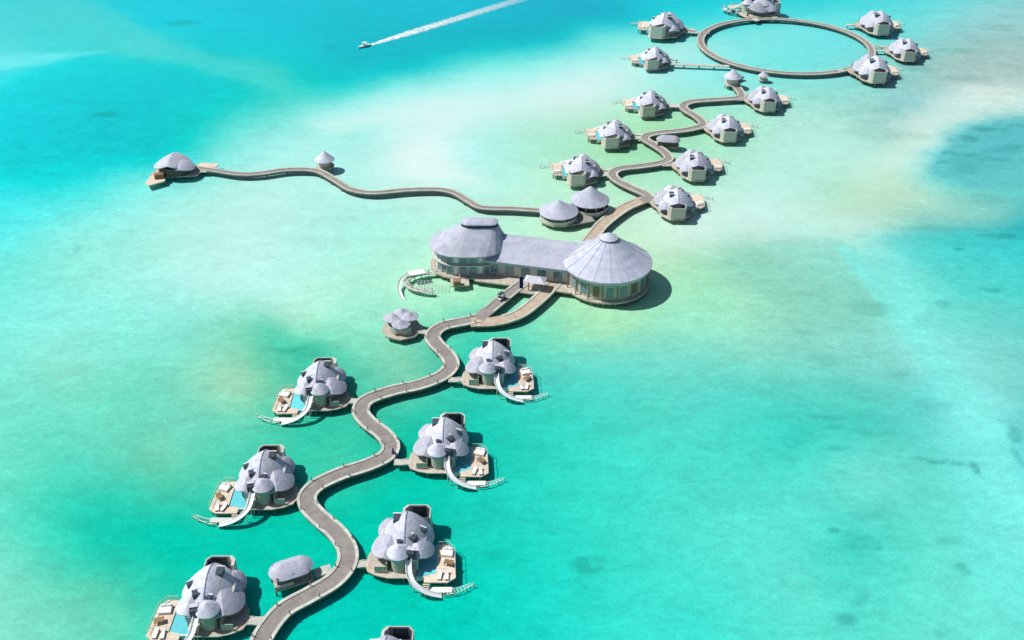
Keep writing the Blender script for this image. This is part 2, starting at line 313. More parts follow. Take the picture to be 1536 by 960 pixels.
# banks, tongues and reef flats with a clearer edge: outline in photo pixels -> ground, colour, strength, feather
def shore(poly, rgb, strength, feather, wob=.006):
    global colr
    g = np.array([tuple(at(a, b_)) for a, b_ in poly]); pu, pv = norm_uv(g[:, 0], g[:, 1])
    w1 = (vnoise(X / 9, Y / 9, 21) - .5) * wob + (vnoise(X / 3.1, Y / 3.1, 22) - .5) * wob * .6
    U_, V_ = qu + w1, qv + w1 * .6
    ins = np.zeros(len(X), bool); dm = np.full(len(X), 9.0)
    for i in range(len(pu)):
        x0, y0, x1, y1 = pu[i - 1], pv[i - 1], pu[i], pv[i]
        c_ = ((y0 > V_) != (y1 > V_)) & (U_ < (x1 - x0) * (V_ - y0) / (y1 - y0 + 1e-12) + x0); ins ^= c_
        tt = np.clip(((U_ - x0) * (x1 - x0) + (V_ - y0) * (y1 - y0)) / ((x1 - x0) ** 2 + (y1 - y0) ** 2 + 1e-12), 0, 1)
        dm = np.minimum(dm, np.hypot(U_ - x0 - tt * (x1 - x0), V_ - y0 - tt * (y1 - y0)))
    k = np.clip(np.where(ins, dm, -dm) / (feather / 1450) * .5 + .5, 0, 1); k = (k * k * (3 - 2 * k) * strength)[:, None]
    colr = colr * (1 - k) + np.clip((lin(rgb) - SPEC) / IRR, .0005, .9)[None] * k
shore([(-60, 12), (90, -6), (140, 4), (190, 30), (250, 62), (320, 84), (390, 104), (425, 122), (432, 142), (400, 138), (330, 112), (250, 88), (170, 80), (80, 84), (-60, 96)], (78, 218, 215), .55, 14)
shore([(-60, 84), (40, 80), (150, 78), (60, 96), (-60, 112)], (112, 240, 242), .7, 12)
shore([(1388, 250), (1406, 226), (1430, 207), (1464, 191), (1500, 184), (1640, 178), (1640, 282), (1530, 284), (1450, 278), (1402, 264)], (104, 196, 200), .75, 8, .012)
shore([(1330, 352), (1420, 347), (1640, 352), (1640, 470), (1440, 440), (1360, 385)], (84, 212, 209), .5, 16)
shore([(1060, 392), (1150, 366), (1262, 354), (1285, 376), (1345, 462), (1270, 478), (1170, 458), (1100, 425)], (140, 212, 192), .5, 22)
shore([(470, 186), (560, 166), (700, 148), (860, 128), (940, 124), (880, 150), (740, 172), (600, 182), (500, 200)], (208, 246, 241), .55, 22)
shore([(590, 240), (610, 215), (650, 205), (660, 235), (700, 262), (740, 285), (690, 276), (630, 268)], (224, 248, 244), .6, 24)
shore([(1340, 190), (1420, 150), (1500, 140), (1640, 140), (1640, 165), (1480, 172), (1400, 195)], (205, 236, 228), .5, 20)
shore([(1390, 96), (1470, 76), (1560, 86), (1600, 120), (1480, 128), (1400, 120)], (165, 202, 197), .5, 18)
shore([(400, 478), (440, 506), (490, 518), (520, 536), (470, 534), (420, 520), (380, 500)], (72, 206, 172), .5, 20)
shore([(845, 482), (900, 476), (965, 484), (940, 498), (880, 506), (850, 498)], (165, 227, 180), .3, 18)
# pale sand lane crossing the right-hand shallows
lane = [(1262, 366, 18), (1300, 412, 30), (1345, 465, 38), (1392, 525, 42), (1440, 590, 46), (1478, 655, 50), (1512, 735, 52), (1540, 815, 55)]
lw_ = np.zeros(len(X))
for (xa, ya, wa_), (xb, yb, wb_) in zip(lane, lane[1:]):
    pa, pb_ = at(xa, ya), at(xb, yb); dxl, dyl = pb_.x - pa.x, pb_.y - pa.y; l2 = dxl * dxl + dyl * dyl
    tt = np.clip(((wx - pa.x) * dxl + (wy - pa.y) * dyl) / l2, 0, 1)
    dist_ = np.hypot(wx - pa.x - tt * dxl, wy - pa.y - tt * dyl)
    hw_ = (at(xa + wa_, ya).x - pa.x) * (1 - tt) + (at(xb + wb_, yb).x - pb_.x) * tt
    lw_ = np.maximum(lw_, np.clip(1.25 - dist_ / (hw_ * .8), 0, 1))
lw_ = lw_ * lw_ * (3 - 2 * lw_) * .6
lane_c = np.clip((lin((128, 237, 228)) - SPEC) / IRR, .002, .9)
colr = colr * (1 - lw_[:, None]) + lane_c[None] * lw_[:, None]
weed = np.zeros(len(X))
rag = .55 * vnoise(X / 2.2, Y / 2.2, 7) + .45 * vnoise(X / .9, Y / .9, 8)
for (px, py, a, b, tl, st) in PATCH:
    c = at(px, py); hx = (at(px + a, py) - c).length; hy = abs(at(px, py - b)[1] - at(px, py + b)[1]) / 2
    dx, dy = wx - c.x, wy - c.y
    dx, dy = dx, dy + tl * dx * hy / max(b, 1) * .6
    q = (dx / hx) ** 2 + (dy / hy) ** 2
    weed = np.maximum(weed, st * .75 * np.clip((1.5 - q) * .8, 0, 1) * np.clip(rag * 2.6 - .2, 0.3, 1))
nr, nc = XX.shape
idx = np.arange(nr * nc).reshape(nr, nc)
faces = np.stack([idx[:-1, :-1], idx[:-1, 1:], idx[1:, 1:], idx[1:, :-1]], -1).reshape(-1, 4)
me = bpy.data.meshes.new('water')
me.vertices.add(len(X)); me.vertices.foreach_set('co', np.stack([X, Y, np.zeros_like(X)], 1).ravel().astype(np.float32))
me.loops.add(faces.size); me.loops.foreach_set('vertex_index', faces.ravel().astype(np.int32))
me.polygons.add(len(faces)); me.polygons.foreach_set('loop_start', np.arange(0, faces.size, 4, dtype=np.int32))
me.update(calc_edges=True)
ca = me.attributes.new('seabed', 'FLOAT_COLOR', 'POINT')
ca.data.foreach_set('color', np.concatenate([colr, np.ones((len(X), 1), np.float32)], 1).ravel())
wa = me.attributes.new('weed', 'FLOAT', 'POINT'); wa.data.foreach_set('value', weed.astype(np.float32))
bright = colr[:, 0] / .7                           # clean sand shows little mottling, weedy bottom shows more
mo = np.clip(1.6 - 1.5 * bright, .3, 1.55) * np.clip(1.15 - (Y - 150) / 380, .35, 1.15) + .6 * np.clip((X - 60) / 60, 0, 1) * (Y < 420) * (bright < .5) + 1.5 * np.clip((X - 165) / 40, 0, 1) * np.clip((Y - 300) / 60, 0, 1)
ma_ = me.attributes.new('mottle', 'FLOAT', 'POINT'); ma_.data.foreach_set('value', mo.astype(np.float32))
wm = bpy.data.materials.new('lagoon_water'); wm.use_nodes = True
nt = wm.node_tree; L = nt.links; b = nt.nodes['Principled BSDF']
b.inputs['Roughness'].default_value = 0.16; b.inputs['IOR'].default_value = 1.33; b.inputs['Specular IOR Level'].default_value = 0.14
a1 = N(nt, 'ShaderNodeAttribute', attribute_name='seabed'); a2 = N(nt, 'ShaderNodeAttribute', attribute_name='weed')
geo = N(nt, 'ShaderNodeNewGeometry')
def noise(scale, detail=4.0, rough=0.6, stretch=(1, 1, 1), dist=0.0):
    mp = N(nt, 'ShaderNodeMapping'); mp.inputs['Scale'].default_value = stretch; L.new(geo.outputs['Position'], mp.inputs['Vector'])
    n = N(nt, 'ShaderNodeTexNoise', i_Scale=scale, i_Detail=detail, i_Roughness=rough, i_Distortion=dist); L.new(mp.outputs[0], n.inputs['Vector']); return n.outputs[0]
def mrange(src, a, bb, c, d):
    m_ = N(nt, 'ShaderNodeMapRange'); L.new(src, m_.inputs[0])
    for k, v in zip(('From Min', 'From Max', 'To Min', 'To Max'), (a, bb, c, d)): m_.inputs[k].default_value = v
    return m_.outputs[0]
def mul(a, bb):
    m_ = N(nt, 'ShaderNodeMath', operation='MULTIPLY'); L.new(a, m_.inputs[0])
    if isinstance(bb, float): m_.inputs[1].default_value = bb
    else: L.new(bb, m_.inputs[1])
    return m_.outputs[0]
v1 = mrange(noise(0.13, 5, .65, (.8, 1.2, 1), .8), .3, .7, .91, 1.08)
v2 = mrange(noise(0.42, 4, .62, (1, 1.5, 1), .6), .3, .7, .91, 1.08)
v3 = mul(mrange(noise(1.7, 2, .6), .3, .7, .93, 1.07), mrange(noise(.06, 5, .7, (.7, 1.6, 1), 1.0), .3, .7, .95, 1.05))
vv = mul(mul(v1, v2), v3)
a3 = N(nt, 'ShaderNodeAttribute', attribute_name='mottle')
vm = N(nt, 'ShaderNodeMix', data_type='FLOAT'); L.new(a3.outputs['Fac'], vm.inputs[0]); vm.inputs[2].default_value = 1.0; L.new(vv, vm.inputs[3]); vv = vm.outputs[0]
sc = N(nt, 'ShaderNodeVectorMath', operation='SCALE'); L.new(a1.outputs['Color'], sc.inputs[0]); L.new(vv, sc.inputs['Scale'])
mi = N(nt, 'ShaderNodeMix', data_type='RGBA'); L.new(a2.outputs['Fac'], mi.inputs[0]); L.new(sc.outputs[0], mi.inputs[6]); mi.inputs[7].default_value = (0.004, 0.17, 0.16, 1)
L.new(mi.outputs[2], b.inputs['Base Color'])
hb = N(nt, 'ShaderNodeMath', operation='ADD'); L.new(noise(0.9, 3, .55, (1, 1.4, 1), .3), hb.inputs[0]); L.new(mul(noise(0.22, 2, .5), 1.5), hb.inputs[1])
bp = N(nt, 'ShaderNodeBump', i_Strength=0.16, i_Distance=0.25); L.new(hb.outputs[0], bp.inputs['Height']); L.new(bp.outputs[0], b.inputs['Normal'])
me.materials.append(wm)
water = bpy.data.objects.new('water', me); col.objects.link(water); water['kind'] = 'structure'

# ------------------------------------------------------------------ boardwalks
DZ = 1.8
def boardwalk(label, pix, width, z=DZ, loop=False, pts=None, deckmat='deck', pile_gap=6.0, posts=0, skip=(0, 0)):
    P = pts or [at(x, y, z) for x, y in pix]
    path = smooth_path(P, 1.0, loop)
    t = thing('boardwalk', label, 'boardwalk', tuple(path[0] - Vector((0, 0, z))), 0, 'timber boardwalks over the lagoon')
    o = path[0] - Vector((0, 0, z)); o.z = 0
    loc = [p - o for p in path]
    h = width / 2
    MB().sweep(loc, [(-h, -.28), (h, -.28), (h, 0), (-h, 0)], True, loop).build('deck', M[deckmat], t)
    for sgn in (-1, 1):
        a, bb = sgn * (h - .6), sgn * (h + .03)
        kl = loc if loop else loc[skip[0]:len(loc) - skip[1]]
        MB().sweep(kl, [(a, .006), (bb, .006), (bb, .17), (a, .17)] if sgn > 0 else [(bb, .006), (a, .006), (a, .17), (bb, .17)], True, loop).build('kerb', M['kerb'], t)
    MB().sweep(loc, [(-h * .92, -.75), (h * .92, -.75), (h * .92, -.285), (-h * .92, -.285)], True, loop).build('beam', M['timber'], t)
    if posts:
        d, last, pp = 0.0, -9.0, None
        for i in range(1, len(loc) - 1):
            d += (loc[i] - loc[i - 1]).length
            if d - last > posts:
                last = d; tg = (loc[i + 1] - loc[i - 1]).normalized()
                for sg in (-1, 1):
                    p = loc[i] + Vector((tg.y, -tg.x, 0)) * sg * (h - .28)
                    if pp is None: pp = MB().cyl((0, 0), .11, z + .17, z + 1.05, 8).build('bollard_post', M['pile'], t); c = pp
                    else: c = pp.copy(); col.objects.link(c); c.parent = t
                    c.location = (p.x, p.y, 0)
    d, last, n = 0.0, -9.0, 0
    proto = None
    pos = []
    for i in range(1, len(loc) - 1):
        d += (loc[i] - loc[i - 1]).length
        if d - last > pile_gap:
            last = d; tg = (loc[i + 1] - loc[i - 1]).normalized(); sd_ = Vector((tg.y, -tg.x, 0))
            for sg in (-1, 1): pos.append(loc[i] + sd_ * sg * h * .68)
    for p in pos[:100]:
        if proto is None: proto = MB().cyl((0, 0), .17, -1.5, z - .5, 8).build('pile', M['pile'], t); c = proto
        else: c = proto.copy(); col.objects.link(c); c.parent = t
        c.location = (p.x, p.y, 0)
    return t

boardwalk('long grey winding timber boardwalk with pale edges between the nearest villas',
          [(372, 1010), (386, 978), (397, 950), (425, 915), (465, 892), (500, 871), (519, 848), (521, 824), (505, 799), (481, 778), (464, 760), (461, 744), (476, 727), (512, 710), (552, 697), (580, 683), (586, 667), (574, 650), (552, 633), (541, 617), (550, 600), (588, 586), (632, 576), (665, 562), (677, 546), (669, 530), (653, 514), (649, 502), (664, 489), (696, 482), (718, 477)], 4.0, posts=6.5)
boardwalk('short boardwalk lane to the hall, left of the dark gap between the two lanes', [(716, 478), (733, 465), (750, 451), (766, 438), (783, 425)], 3.6, DZ + .02, pile_gap=7, skip=(5, 0))
boardwalk('pale curving boardwalk lane to the hall, right of the dark gap', [(706, 483), (738, 482), (763, 477), (782, 469), (804, 452), (822, 435), (836, 419)], 4.0, DZ + .012, deckmat='deck2', skip=(8, 0))
boardwalk('zigzag timber boardwalk between the farther villas up to the ring',
          [(962, 301), (971, 298), (972, 293), (958, 286), (938, 277), (923, 268), (919, 260), (930, 253), (962, 249), (992, 244), (1003, 238), (997, 228), (981, 217), (968, 209), (971, 203), (990, 199), (1028, 195), (1052, 189), (1054, 183), (1044, 174), (1029, 165), (1025, 158), (1040, 152), (1080, 149), (1106, 147), (1113, 142), (1104, 129), (1100, 118), (1112, 113)], 3.4, skip=(3, 0))
boardwalk('straight newer tan boardwalk from the hall to the first zigzag bend', [(880, 366), (892, 350), (906, 334), (934, 313), (958, 302), (968, 298.5)], 4.2, DZ - .012, deckmat='deck2', skip=(0, 3))
rc = at(1177.5, 66, 0); RC = Vector((119.0, 438.6, 0)); RR = 36.4
boardwalk('large round ring boardwalk around open turquoise water', None, 3.2, loop=True, pts=[RC + Vector((RR * math.cos(a), RR * math.sin(a), DZ)) for a in [2 * math.pi * k / 40 for k in range(40)]], pile_gap=6.5)
boardwalk('slim wavy boardwalk running left from the twin coned pavilion to the outlying villa',
          [(816, 316), (770, 313), (724, 311), (703, 301), (682, 289), (655, 284), (608, 285), (560, 289), (527, 284), (503, 270), (479, 257), (455, 254), (425, 255), (390, 260), (360, 261), (325, 256), (296, 252)], 2.6)

# ------------------------------------------------------------------ villas
def roof_h(H, kx, p=1.2): return lambda u, v: H * (1 - kx * abs(u) ** p - (1 - kx) * (u * u + v * v))

def make_villa(sx, label):
    bx = 0.2 if sx > 0 else -1.9        # the bathroom sits off the axis on the mirrored type
    t = thing('villa', label, 'villa', group='overwater villas')
    mb = lambda: MB(sx)
    plat = [(-5.0, 2.0), (-4.4 + min(bx, 0) * .3, 5.5), (bx - 3.0, 7.2), (bx - 2.2, 8.5), (bx + 2.2, 8.5), (bx + 3.0, 7.5), (4.8, 5.5), (5.6, 1), (6.8, -1.2), (7.3, -4.2), (6.6, -5.9), (4.8, -6.9), (2.5, -7.5), (-2.5, -7.5), (-2.9, -3.5), (-4.1, 0.4)]
    mb().prism(plat, 1.52, 1.76).build('platform', M['pave'], t)
    wing = [(-9.7, -0.6), (-8.4, 0.9), (-6.35, .9), (-6.35, -6.3), (-4.1, -7.1), (-4.2, -8.6), (-8.6, -8.6), (-10.1, -7.4)]
    mb().prism(wing, 1.58, 1.8).build('sun_deck', M['sundeck'], t)
    pl = mb(); pool = [(-6.3, 1.25), (-4.15, .35), (-3.0, -3.5), (-2.6, -7.1), (-4.1, -7.1), (-6.3, -6.4)]
    pl.prism(pool, .5, 1.55); p_ = pl.build('pool', M['white'], t)
    inn = [(x * .94 - .26, y * .94 - .15) for x, y in pool]
    mb().prism(inn, 1.5, 1.62).build('pool_water', M['pool'], p_)
    mb().box((8.6, -3.9, 1.6), (3.2, 1.9, .25)).box((7.6, -3.02, 1.78), (1.0, .14, .16)).box((7.6, -4.78, 1.78), (1.0, .14, .16)).build('link_bridge', M['kerb'], t)
    first = None
    for (x, y) in [(-4, 4.5), (-2.0, 7.6), (1.0, 7.6), (4.2, 4.5), (5, 1), (6.2, -2), (6.4, -5), (3, -6.8), (-.2, -7), (-2.3, -7), (-9.2, -.6), (-8.2, .5), (-9.6, -7), (-8.2, -8.2), (-5, -8.2), (-7, -3), (9.8, -3.9), (0, 0), (2, -3), (0, 4)]:
        if first is None: o = first = mb().cyl((0, 0), .2, -1.5, 1.5, 8).build('pile', M['pile'], t)
        else: o = first.copy(); col.objects.link(o); o.parent = t
        o.location = (sx * x, y, 0)
    body = [(4.3 * math.cos(a), .3 + 5.0 * math.sin(a)) for a in [2 * math.pi * k / 28 for k in range(28)]]
    wl = mb().prism(body, 1.76, 5.2).build('wall', M['wall'], t)
    for a in (-2.55, -2.15, -.55, -.15, .25, .65, 2.5, 2.9):
        x, y = 4.34 * math.cos(a), .3 + 5.04 * math.sin(a); na = math.atan2(math.sin(a) / 5, math.cos(a) / 4.3)
        wnd = mb().box((x, y, 3.2), (.1, 1.7, 2.2), na).build('window', M['glass'], wl)
        f = mb()
        for dy in (-.87, .87): f.box((x + .04 * math.cos(na) - dy * math.sin(na), y + .04 * math.sin(na) + dy * math.cos(na), 3.2), (.16, .12, 2.35), na)
        f.box((x + .04 * math.cos(na), y + .04 * math.sin(na), 4.36), (.16, 1.6, .12), na)
        f.build('frame', M['frame'], wnd)
    # entrance terrace with low screens beside the link
    eb = mb().prism([(2.9, -6.2), (2.9, -1.0), (5.7, -1.0), (6.6, -2.2), (6.6, -4.6), (5.2, -6.2)], 1.765, 2.0).build('entrance_terrace', M['pave'], t)
    mb().box((2.95, -4.2, 2.9), (.14, 3.4, 1.8)).box((4.1, -6.15, 2.7), (2.2, .14, 1.4)).build('screen_wall', M['tower'], eb)
    mb().box((4.0, -1.6, 3.1), (1.2, .12, 2.1), .9).build('door', M['brown'], eb)
    # main shingle roof and the lower shell lapping round its outer side
    rf = mb().shell((-.3, 1.3, 3.7), 5.3, 4.6, roof_h(4.7, .5, 1.12), .25, 10, 44).build('roof', M['roof'], t, True)
    def hatch(x, y, z, wx_, wy_, hz, rot=0.0):
        mb().box((x, y, z), (wx_, wy_, hz), rot).build('roof_hatch', M['dark'], rf)
        mb().box((x, y + wy_ * .52, z + hz * .5), (wx_ * 1.25, .22, .22), rot).build('hatch_curb', M['white'], rf)
    hatch(1.5, 2.4, 7.0, 1.3, 1.9, 1.6)
    hatch(.5, -2.6, 6.0, 1.2, .9, 1.3, -.2)
    hatch(-3.6, .6, 6.1, 1.2, .9, .9, .5)
    mb().box((-1.3, -1.6, 6.2), (2.6, 1.3, 1.3), .35).build('shade_notch', M['dark'], rf)  # dark box stands in for the shaded step between the roof lobes
    mb().box((-.6, -.75, 7.0), (3.0, .25, .35), .35).build('notch_curb', M['white'], rf)
    mb().tube([(-.3, 1.3 + 4.6 * q, 8.4 - 4.7 * .5 * q * q + .03) for q in (.95, .75, .5, .25, 0, -.25, -.5, -.75, -.95)], .13).build('ridge', M['roof2'], rf)
    mb().shell((-2.7, -2.0, 3.5), 3.1, 3.3, roof_h(2.7, .45, 1.1), .22, 8, 36, -.2).build('front_roof', M['roof'], t, True)
    mb().shell((2.3, -1.0, 3.3), 3.9, 4.5, roof_h(3.0, .5, 1.06), .22, 9, 40, .3).build('lower_roof', M['roof2'], t, True)
    mb().shell((2.9, 3.4, 3.2), 2.6, 2.8, roof_h(2.2, .4, 1.1), .2, 7, 30, -.3).build('rear_roof', M['roof2'], t, True)
    # slide tower with its cap
    tw = mb().cyl((.7, -4.9), 1.5, 1.76, 5.5, 18).build('slide_tower', M['tower'], t)
    mb().lathe((.7, -4.5, 0), [(2.2, 5.3), (2.2, 5.5), (1.2, 6.5), (.02, 7.1)], 20).build('tower_cap', M['roof'], tw, True)
    mb().box((-1.6, -4.9, 5.3), (1.5, 1.2, 1.5), .2).build('tower_hatch', M['dark'], tw)
    mb().box((-1.7, -4.4, 6.3), (1.5, .9, .16), .2).build('hatch_roof', M['roof'], tw)
    mb().box((-1.75, -5.6, 3.2), (2.6, .12, 2.8)).build('glass_screen', M['tealwall'], tw)
    mb().box((-1.6, -6.4, 3.1), (1.9, 1.7, .16)).box((-2.2, -7.0, 2.4), (.14, .14, 1.3)).box((-1.0, -7.0, 2.4), (.14, .14, 1.3)).build('terrace', M['sundeck'], t)
    # open-topped bathroom enclosure at the back
    X0, X1 = bx - 2.75, bx + 2.75
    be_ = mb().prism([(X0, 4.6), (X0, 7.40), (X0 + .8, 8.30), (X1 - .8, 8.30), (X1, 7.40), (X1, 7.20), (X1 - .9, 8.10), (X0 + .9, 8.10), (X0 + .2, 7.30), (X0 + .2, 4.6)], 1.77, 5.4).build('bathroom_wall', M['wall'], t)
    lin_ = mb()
    lin_.prism([(X0 + .22, 4.6), (X0 + .22, 7.25), (X0 + .95, 8.06), (bx + .9, 8.06), (bx + .9, 7.90), (X0 + 1.05, 7.90), (X0 + .4, 7.20), (X0 + .4, 4.6)], 1.9, 5.25).build('shade_lining', M['dark'], be_)  # dark inner skin stands in for shade on the enclosure walls
    mb().prism([(X1 - .5, 5.7), (X1 - .5, 7.00), (X1 - 1.2, 7.85), (X1 - .95, 8.05), (X1, 7.10), (X1, 5.7)], 1.77, 5.55).build('side_wall', M['frame'], be_)  # paler than the other walls, sunlight put into its colour
    mb().prism([(X0 + .4, 4.6), (X0 + .4, 7.10), (X0 + 1.1, 7.90), (X1 - 1.3, 7.85), (X1 - .55, 6.90), (X1 - .55, 4.6)], 1.78, 2.6).build('bathroom_floor', M['dark'], be_)  # floor darkened as well, shade painted into its colour
    mb().box((bx + .3, 6.8, 3.0), (1.6, .7, .7)).build('bathtub', M['white'], be_)
    # slide
    sp = smooth_path([(-1.2, -5.2, 5.0), (-1.3, -6.6, 4.4), (-1.6, -8.4, 3.5), (-2.5, -9.7, 2.7), (-4.0, -10.5, 1.9), (-5.8, -10.8, 1.2), (-7.6, -10.7, .6)], .5)
    sec = [(.62 * math.cos(a), .42 * math.sin(a)) for a in [math.pi + math.pi * k / 8 for k in range(9)]]
    sec = [(-.74, .05)] + sec + [(.74, .05), (.55, -.1)] + [(.70 * math.cos(a), .55 * math.sin(a)) for a in [2 * math.pi - math.pi * k / 8 for k in range(1, 8)]] + [(-.55, -.1)]
    sec = [(x, z) for x, z in sec]
    op = [(.5 * math.cos(math.pi + math.pi * k / 8), .05 + .4 * math.sin(math.pi + math.pi * k / 8)) for k in range(9)]
    lo = [(.6 * math.cos(2 * math.pi - math.pi * k / 8), .05 + .5 * math.sin(2 * math.pi - math.pi * k / 8)) for k in range(9)]
    sl_ = mb().sweep(sp, op + lo, True).build('slide', M['white'], t, True)
    for k in (3, 6, 9, 12, 14, 16):
        if k < len(sp) and sp[k].z > .7: mb().cyl((sp[k].x, sp[k].y), .11, -1.5, sp[k].z - .45, 8).build('slide_post', M['frame'], sl_)
    # swim platform and steps beside the slide
    sw = mb().box((-7.2, -9.45, .7), (4.6, 1.3, .18))
    sw.build('swim_platform', M['net'], t)
    st = mb()
    for k in range(4): st.box((-4.6, -8.85 - .28 * k, 1.5 - .25 * k), (1.2, .3, .12))
    st.build('steps', M['sundeck'], t)
    nt_ = mb(); arc_ = [Vector((-8.0 - 5.4 * q, -10.6 + 2.4 * q * q, .75)) for q in [k / 8 for k in range(9)]]
    inn_ = [Vector((-8.0 - 4.6 * q, -9.3 + 1.3 * q * q, .75)) for q in [k / 8 for k in range(9)]]
    nt_.tube(arc_, .09, 6).tube(inn_, .07, 6)
    for p_a, p_b in zip(arc_, inn_): nt_.tube([p_a, p_b], .05, 6)
    nt_.build('rope_net', M['net'], t)
    for k in (0, 3, 6, 8): mb().cyl((arc_[k].x, arc_[k].y), .1, -1.5, 1.2, 8).build('net_post', M['frame'], t)
    rl = mb()
    edge = [(-6.5, .85), (-8.4, .85), (-9.65, -.6), (-10.05, -7.3)]
    for (x0, y0), (x1, y1) in zip(edge, edge[1:]):
        rl.tube([(x0, y0, 2.75), (x1, y1, 2.75)], .05, 6)
        for q in range(4): rl.cyl((x0 + (x1 - x0) * q / 4, y0 + (y1 - y0) * q / 4), .05, 1.8, 2.78, 6)
    rl.build('railing', M['frame'], t)
    return t

VZ = 6.2
def ground(px, py, z=VZ): p = at(px, py, z); p.z = 0; return p
LV = make_villa(1, 'grey shingled villa with tan deck, nearest one left of the boardwalk beside the shelter')
RV = make_villa(-1, 'grey shingled villa with shaded pool, nearest whole one right of the boardwalk')
LV.location = ground(314, 880); RV.location = ground(606, 798)
GV = 'overwater villas'
placed = [(LV, LV.location.copy(), 1, 0, 1.0, 'near', 'nearest villa left of the boardwalk'), (RV, RV.location.copy(), -1, 0, 1.0, 'near', 'nearest whole villa on the right')]
for src, px, py, rz, s, kind, lab, short in [
    (LV, 395, 702, 0, 1, 'near', 'grey shingled villa on the left of the boardwalk, second up from the photo bottom', 'second villa up on the left'),
    (LV, 479, 563, 0, 1, 'near', 'grey shingled villa left of the boardwalk below the small octagonal pavilion', 'villa below the octagonal pavilion'),
    (RV, 663, 651, 0, 1, 'near', 'grey shingled villa beside the two people on the boardwalk, with slide and shaded pool', 'villa beside the two people'),
    (RV, 737, 532, 0, 1, 'near', 'grey shingled villa right of the boardwalk, just below the big hall', 'villa just below the big hall'),
    (RV, 573, 994, 0, 1, 'cut', 'villa mostly cut off by the bottom edge, only its dark bathroom enclosure showing', ''),
    (LV, 1013, 291, 180, 1.0, 'far', 'villa beside the first zigzag bend, right of the tan boardwalk', 'villa beside the first zigzag bend'),
    (LV, 1043, 236, 180, 1.0, 'far', 'villa right of the zigzag boardwalk, second one counted from the hall', 'second villa right of the zigzag'),
    (LV, 1090, 181, 180, 1.0, 'far', 'villa right of the zigzag boardwalk, third one counted from the hall', 'third villa right of the zigzag'),
    (LV, 1149, 138, 180, 1.0, 'far', 'villa just below the ring boardwalk where the zigzag ends', 'villa just below the ring'),
    (RV, 873, 243, 180, 1.0, 'far', 'villa directly behind the twin coned pavilion, left of the zigzag boardwalk', 'villa behind the twin coned pavilion'),
    (RV, 923, 190, 180, 1.0, 'far', 'villa left of the zigzag boardwalk, facing the flat purple roofed shelter', 'villa facing the zigzag shelter'),
    (RV, 977, 145, 180, 1.0, 'far', 'villa left of the topmost zigzag bend, alone above pale sand', 'villa left of the topmost zigzag bend'),
    (RV, 983, 78, 180, 1.0, 'far', 'villa left of the ring boardwalk, the lower of two there', 'lower villa left of the ring'),
    (RV, 999, 27, 165, 1.3, 'far', 'large villa at the upper left of the ring, beside the dark channel', 'large villa at the upper left of the ring'),
    (LV, 1138, 0, -80, 1.25, 'far', 'villa behind the ring boardwalk, cut by the top edge of the photo', 'villa behind the ring'),
    (LV, 1318, 24, 180, 1.2, 'far', 'villa at the upper right of the ring boardwalk', 'villa at the upper right of the ring'),
    (LV, 1360, 65, 175, 1.05, 'far', 'outermost villa at the far right, beside grey coral rubble', 'outermost villa at the far right'),
    (LV, 1311, 92, 180, 1.2, 'far', 'large villa overlapping the lower right of the ring boardwalk', 'large villa at the lower right of the ring')]:
    loc = ground(px, py, VZ * s)
    copy_thing(src, lab, loc, R(rz), GV, s)
    placed.append((src, loc, 1 if src is LV else -1, R(rz), s, kind, short))

# connecting bridges from the ring out to its villas
def bridge(lab, a, b_):
    a, b_ = at(*a, DZ - .03), at(*b_, DZ - .03)
    t = thing('footbridge', lab, 'footbridge', (a.x, a.y, 0), 0, 'footbridges to the villas')
    o = Vector((a.x, a.y, 0)); pts = [a - o, (a + b_) / 2 - o, b_ - o]
    MB().sweep(pts, [(-1.2, -.25), (1.2, -.25), (1.2, 0), (-1.2, 0)]).build('deck', M['kerb'], t)
    n = max(2, int((b_ - a).length / 6))
    for k in range(1, n):
        for sg in (-.7, .7):
            p = (a - o).lerp(b_ - o, k / n); MB().cyl((p.x, p.y + sg), .15, -1.5, DZ - .27, 8).build('pile', M['pile'], t)
bridge('thin footbridge from the ring to the lower villa on its left', (1094, 99), (1004, 95.5))
bridge('thin footbridge from the ring to the large villa upper left', (1064, 49), (1018, 47))
bridge('thin footbridge from the back of the ring to the villa at the top edge', (1164, 29), (1158, 17))
bridge('thin footbridge from the ring to the villa at its upper right', (1280, 39), (1308, 38))
bridge('thin footbridge from the ring to the outermost villa on the right', (1303, 67), (1345, 72))
bridge('thin footbridge from the zigzag to the villa behind the twin coned pavilion', (919, 261), (893, 262))
bridge('thin footbridge from the zigzag to the villa facing the shelter', (968, 207), (943, 206))
bridge('thin footbridge from the topmost zigzag bend to the villa on its left', (1025, 159), (998, 159))

# ------------------------------------------------------------------ furniture on the villa decks
def make_daybed():
    t = thing('daybed', '', 'daybed', group='white daybeds on the villa decks')
    MB().box((0, 0, .15), (2.2, 2.0, .3)).build('frame', M['frame'], t)
    MB().box((0, 0, .42), (2.1, 1.9, .24)).build('mattress', M['cloth'], t)
    for x in (-.5, .5): MB().box((x, .7, .68), (.8, .3, .4), 0, .3).build('cushion', M['cloth'], t)
    return t
def make_lounger():
    t = thing('sun_lounger', '', 'sun lounger', group='sun loungers on the villa decks')
    MB().box((0, 0, .22), (.75, 2.0, .1)).build('frame', M['brown'], t)
    for x in (-.3, .3):
        for y in (-.85, .85): MB().box((x, y, .085), (.07, .07, .17)).build('leg', M['brown'], t)
    MB().box((0, -.3, .33), (.7, 1.35, .12)).build('mattress', M['cloth'], t)
    MB().box((0, .66, .55), (.7, .75, .12), 0, .65).build('backrest', M['cloth'], t)
    return t
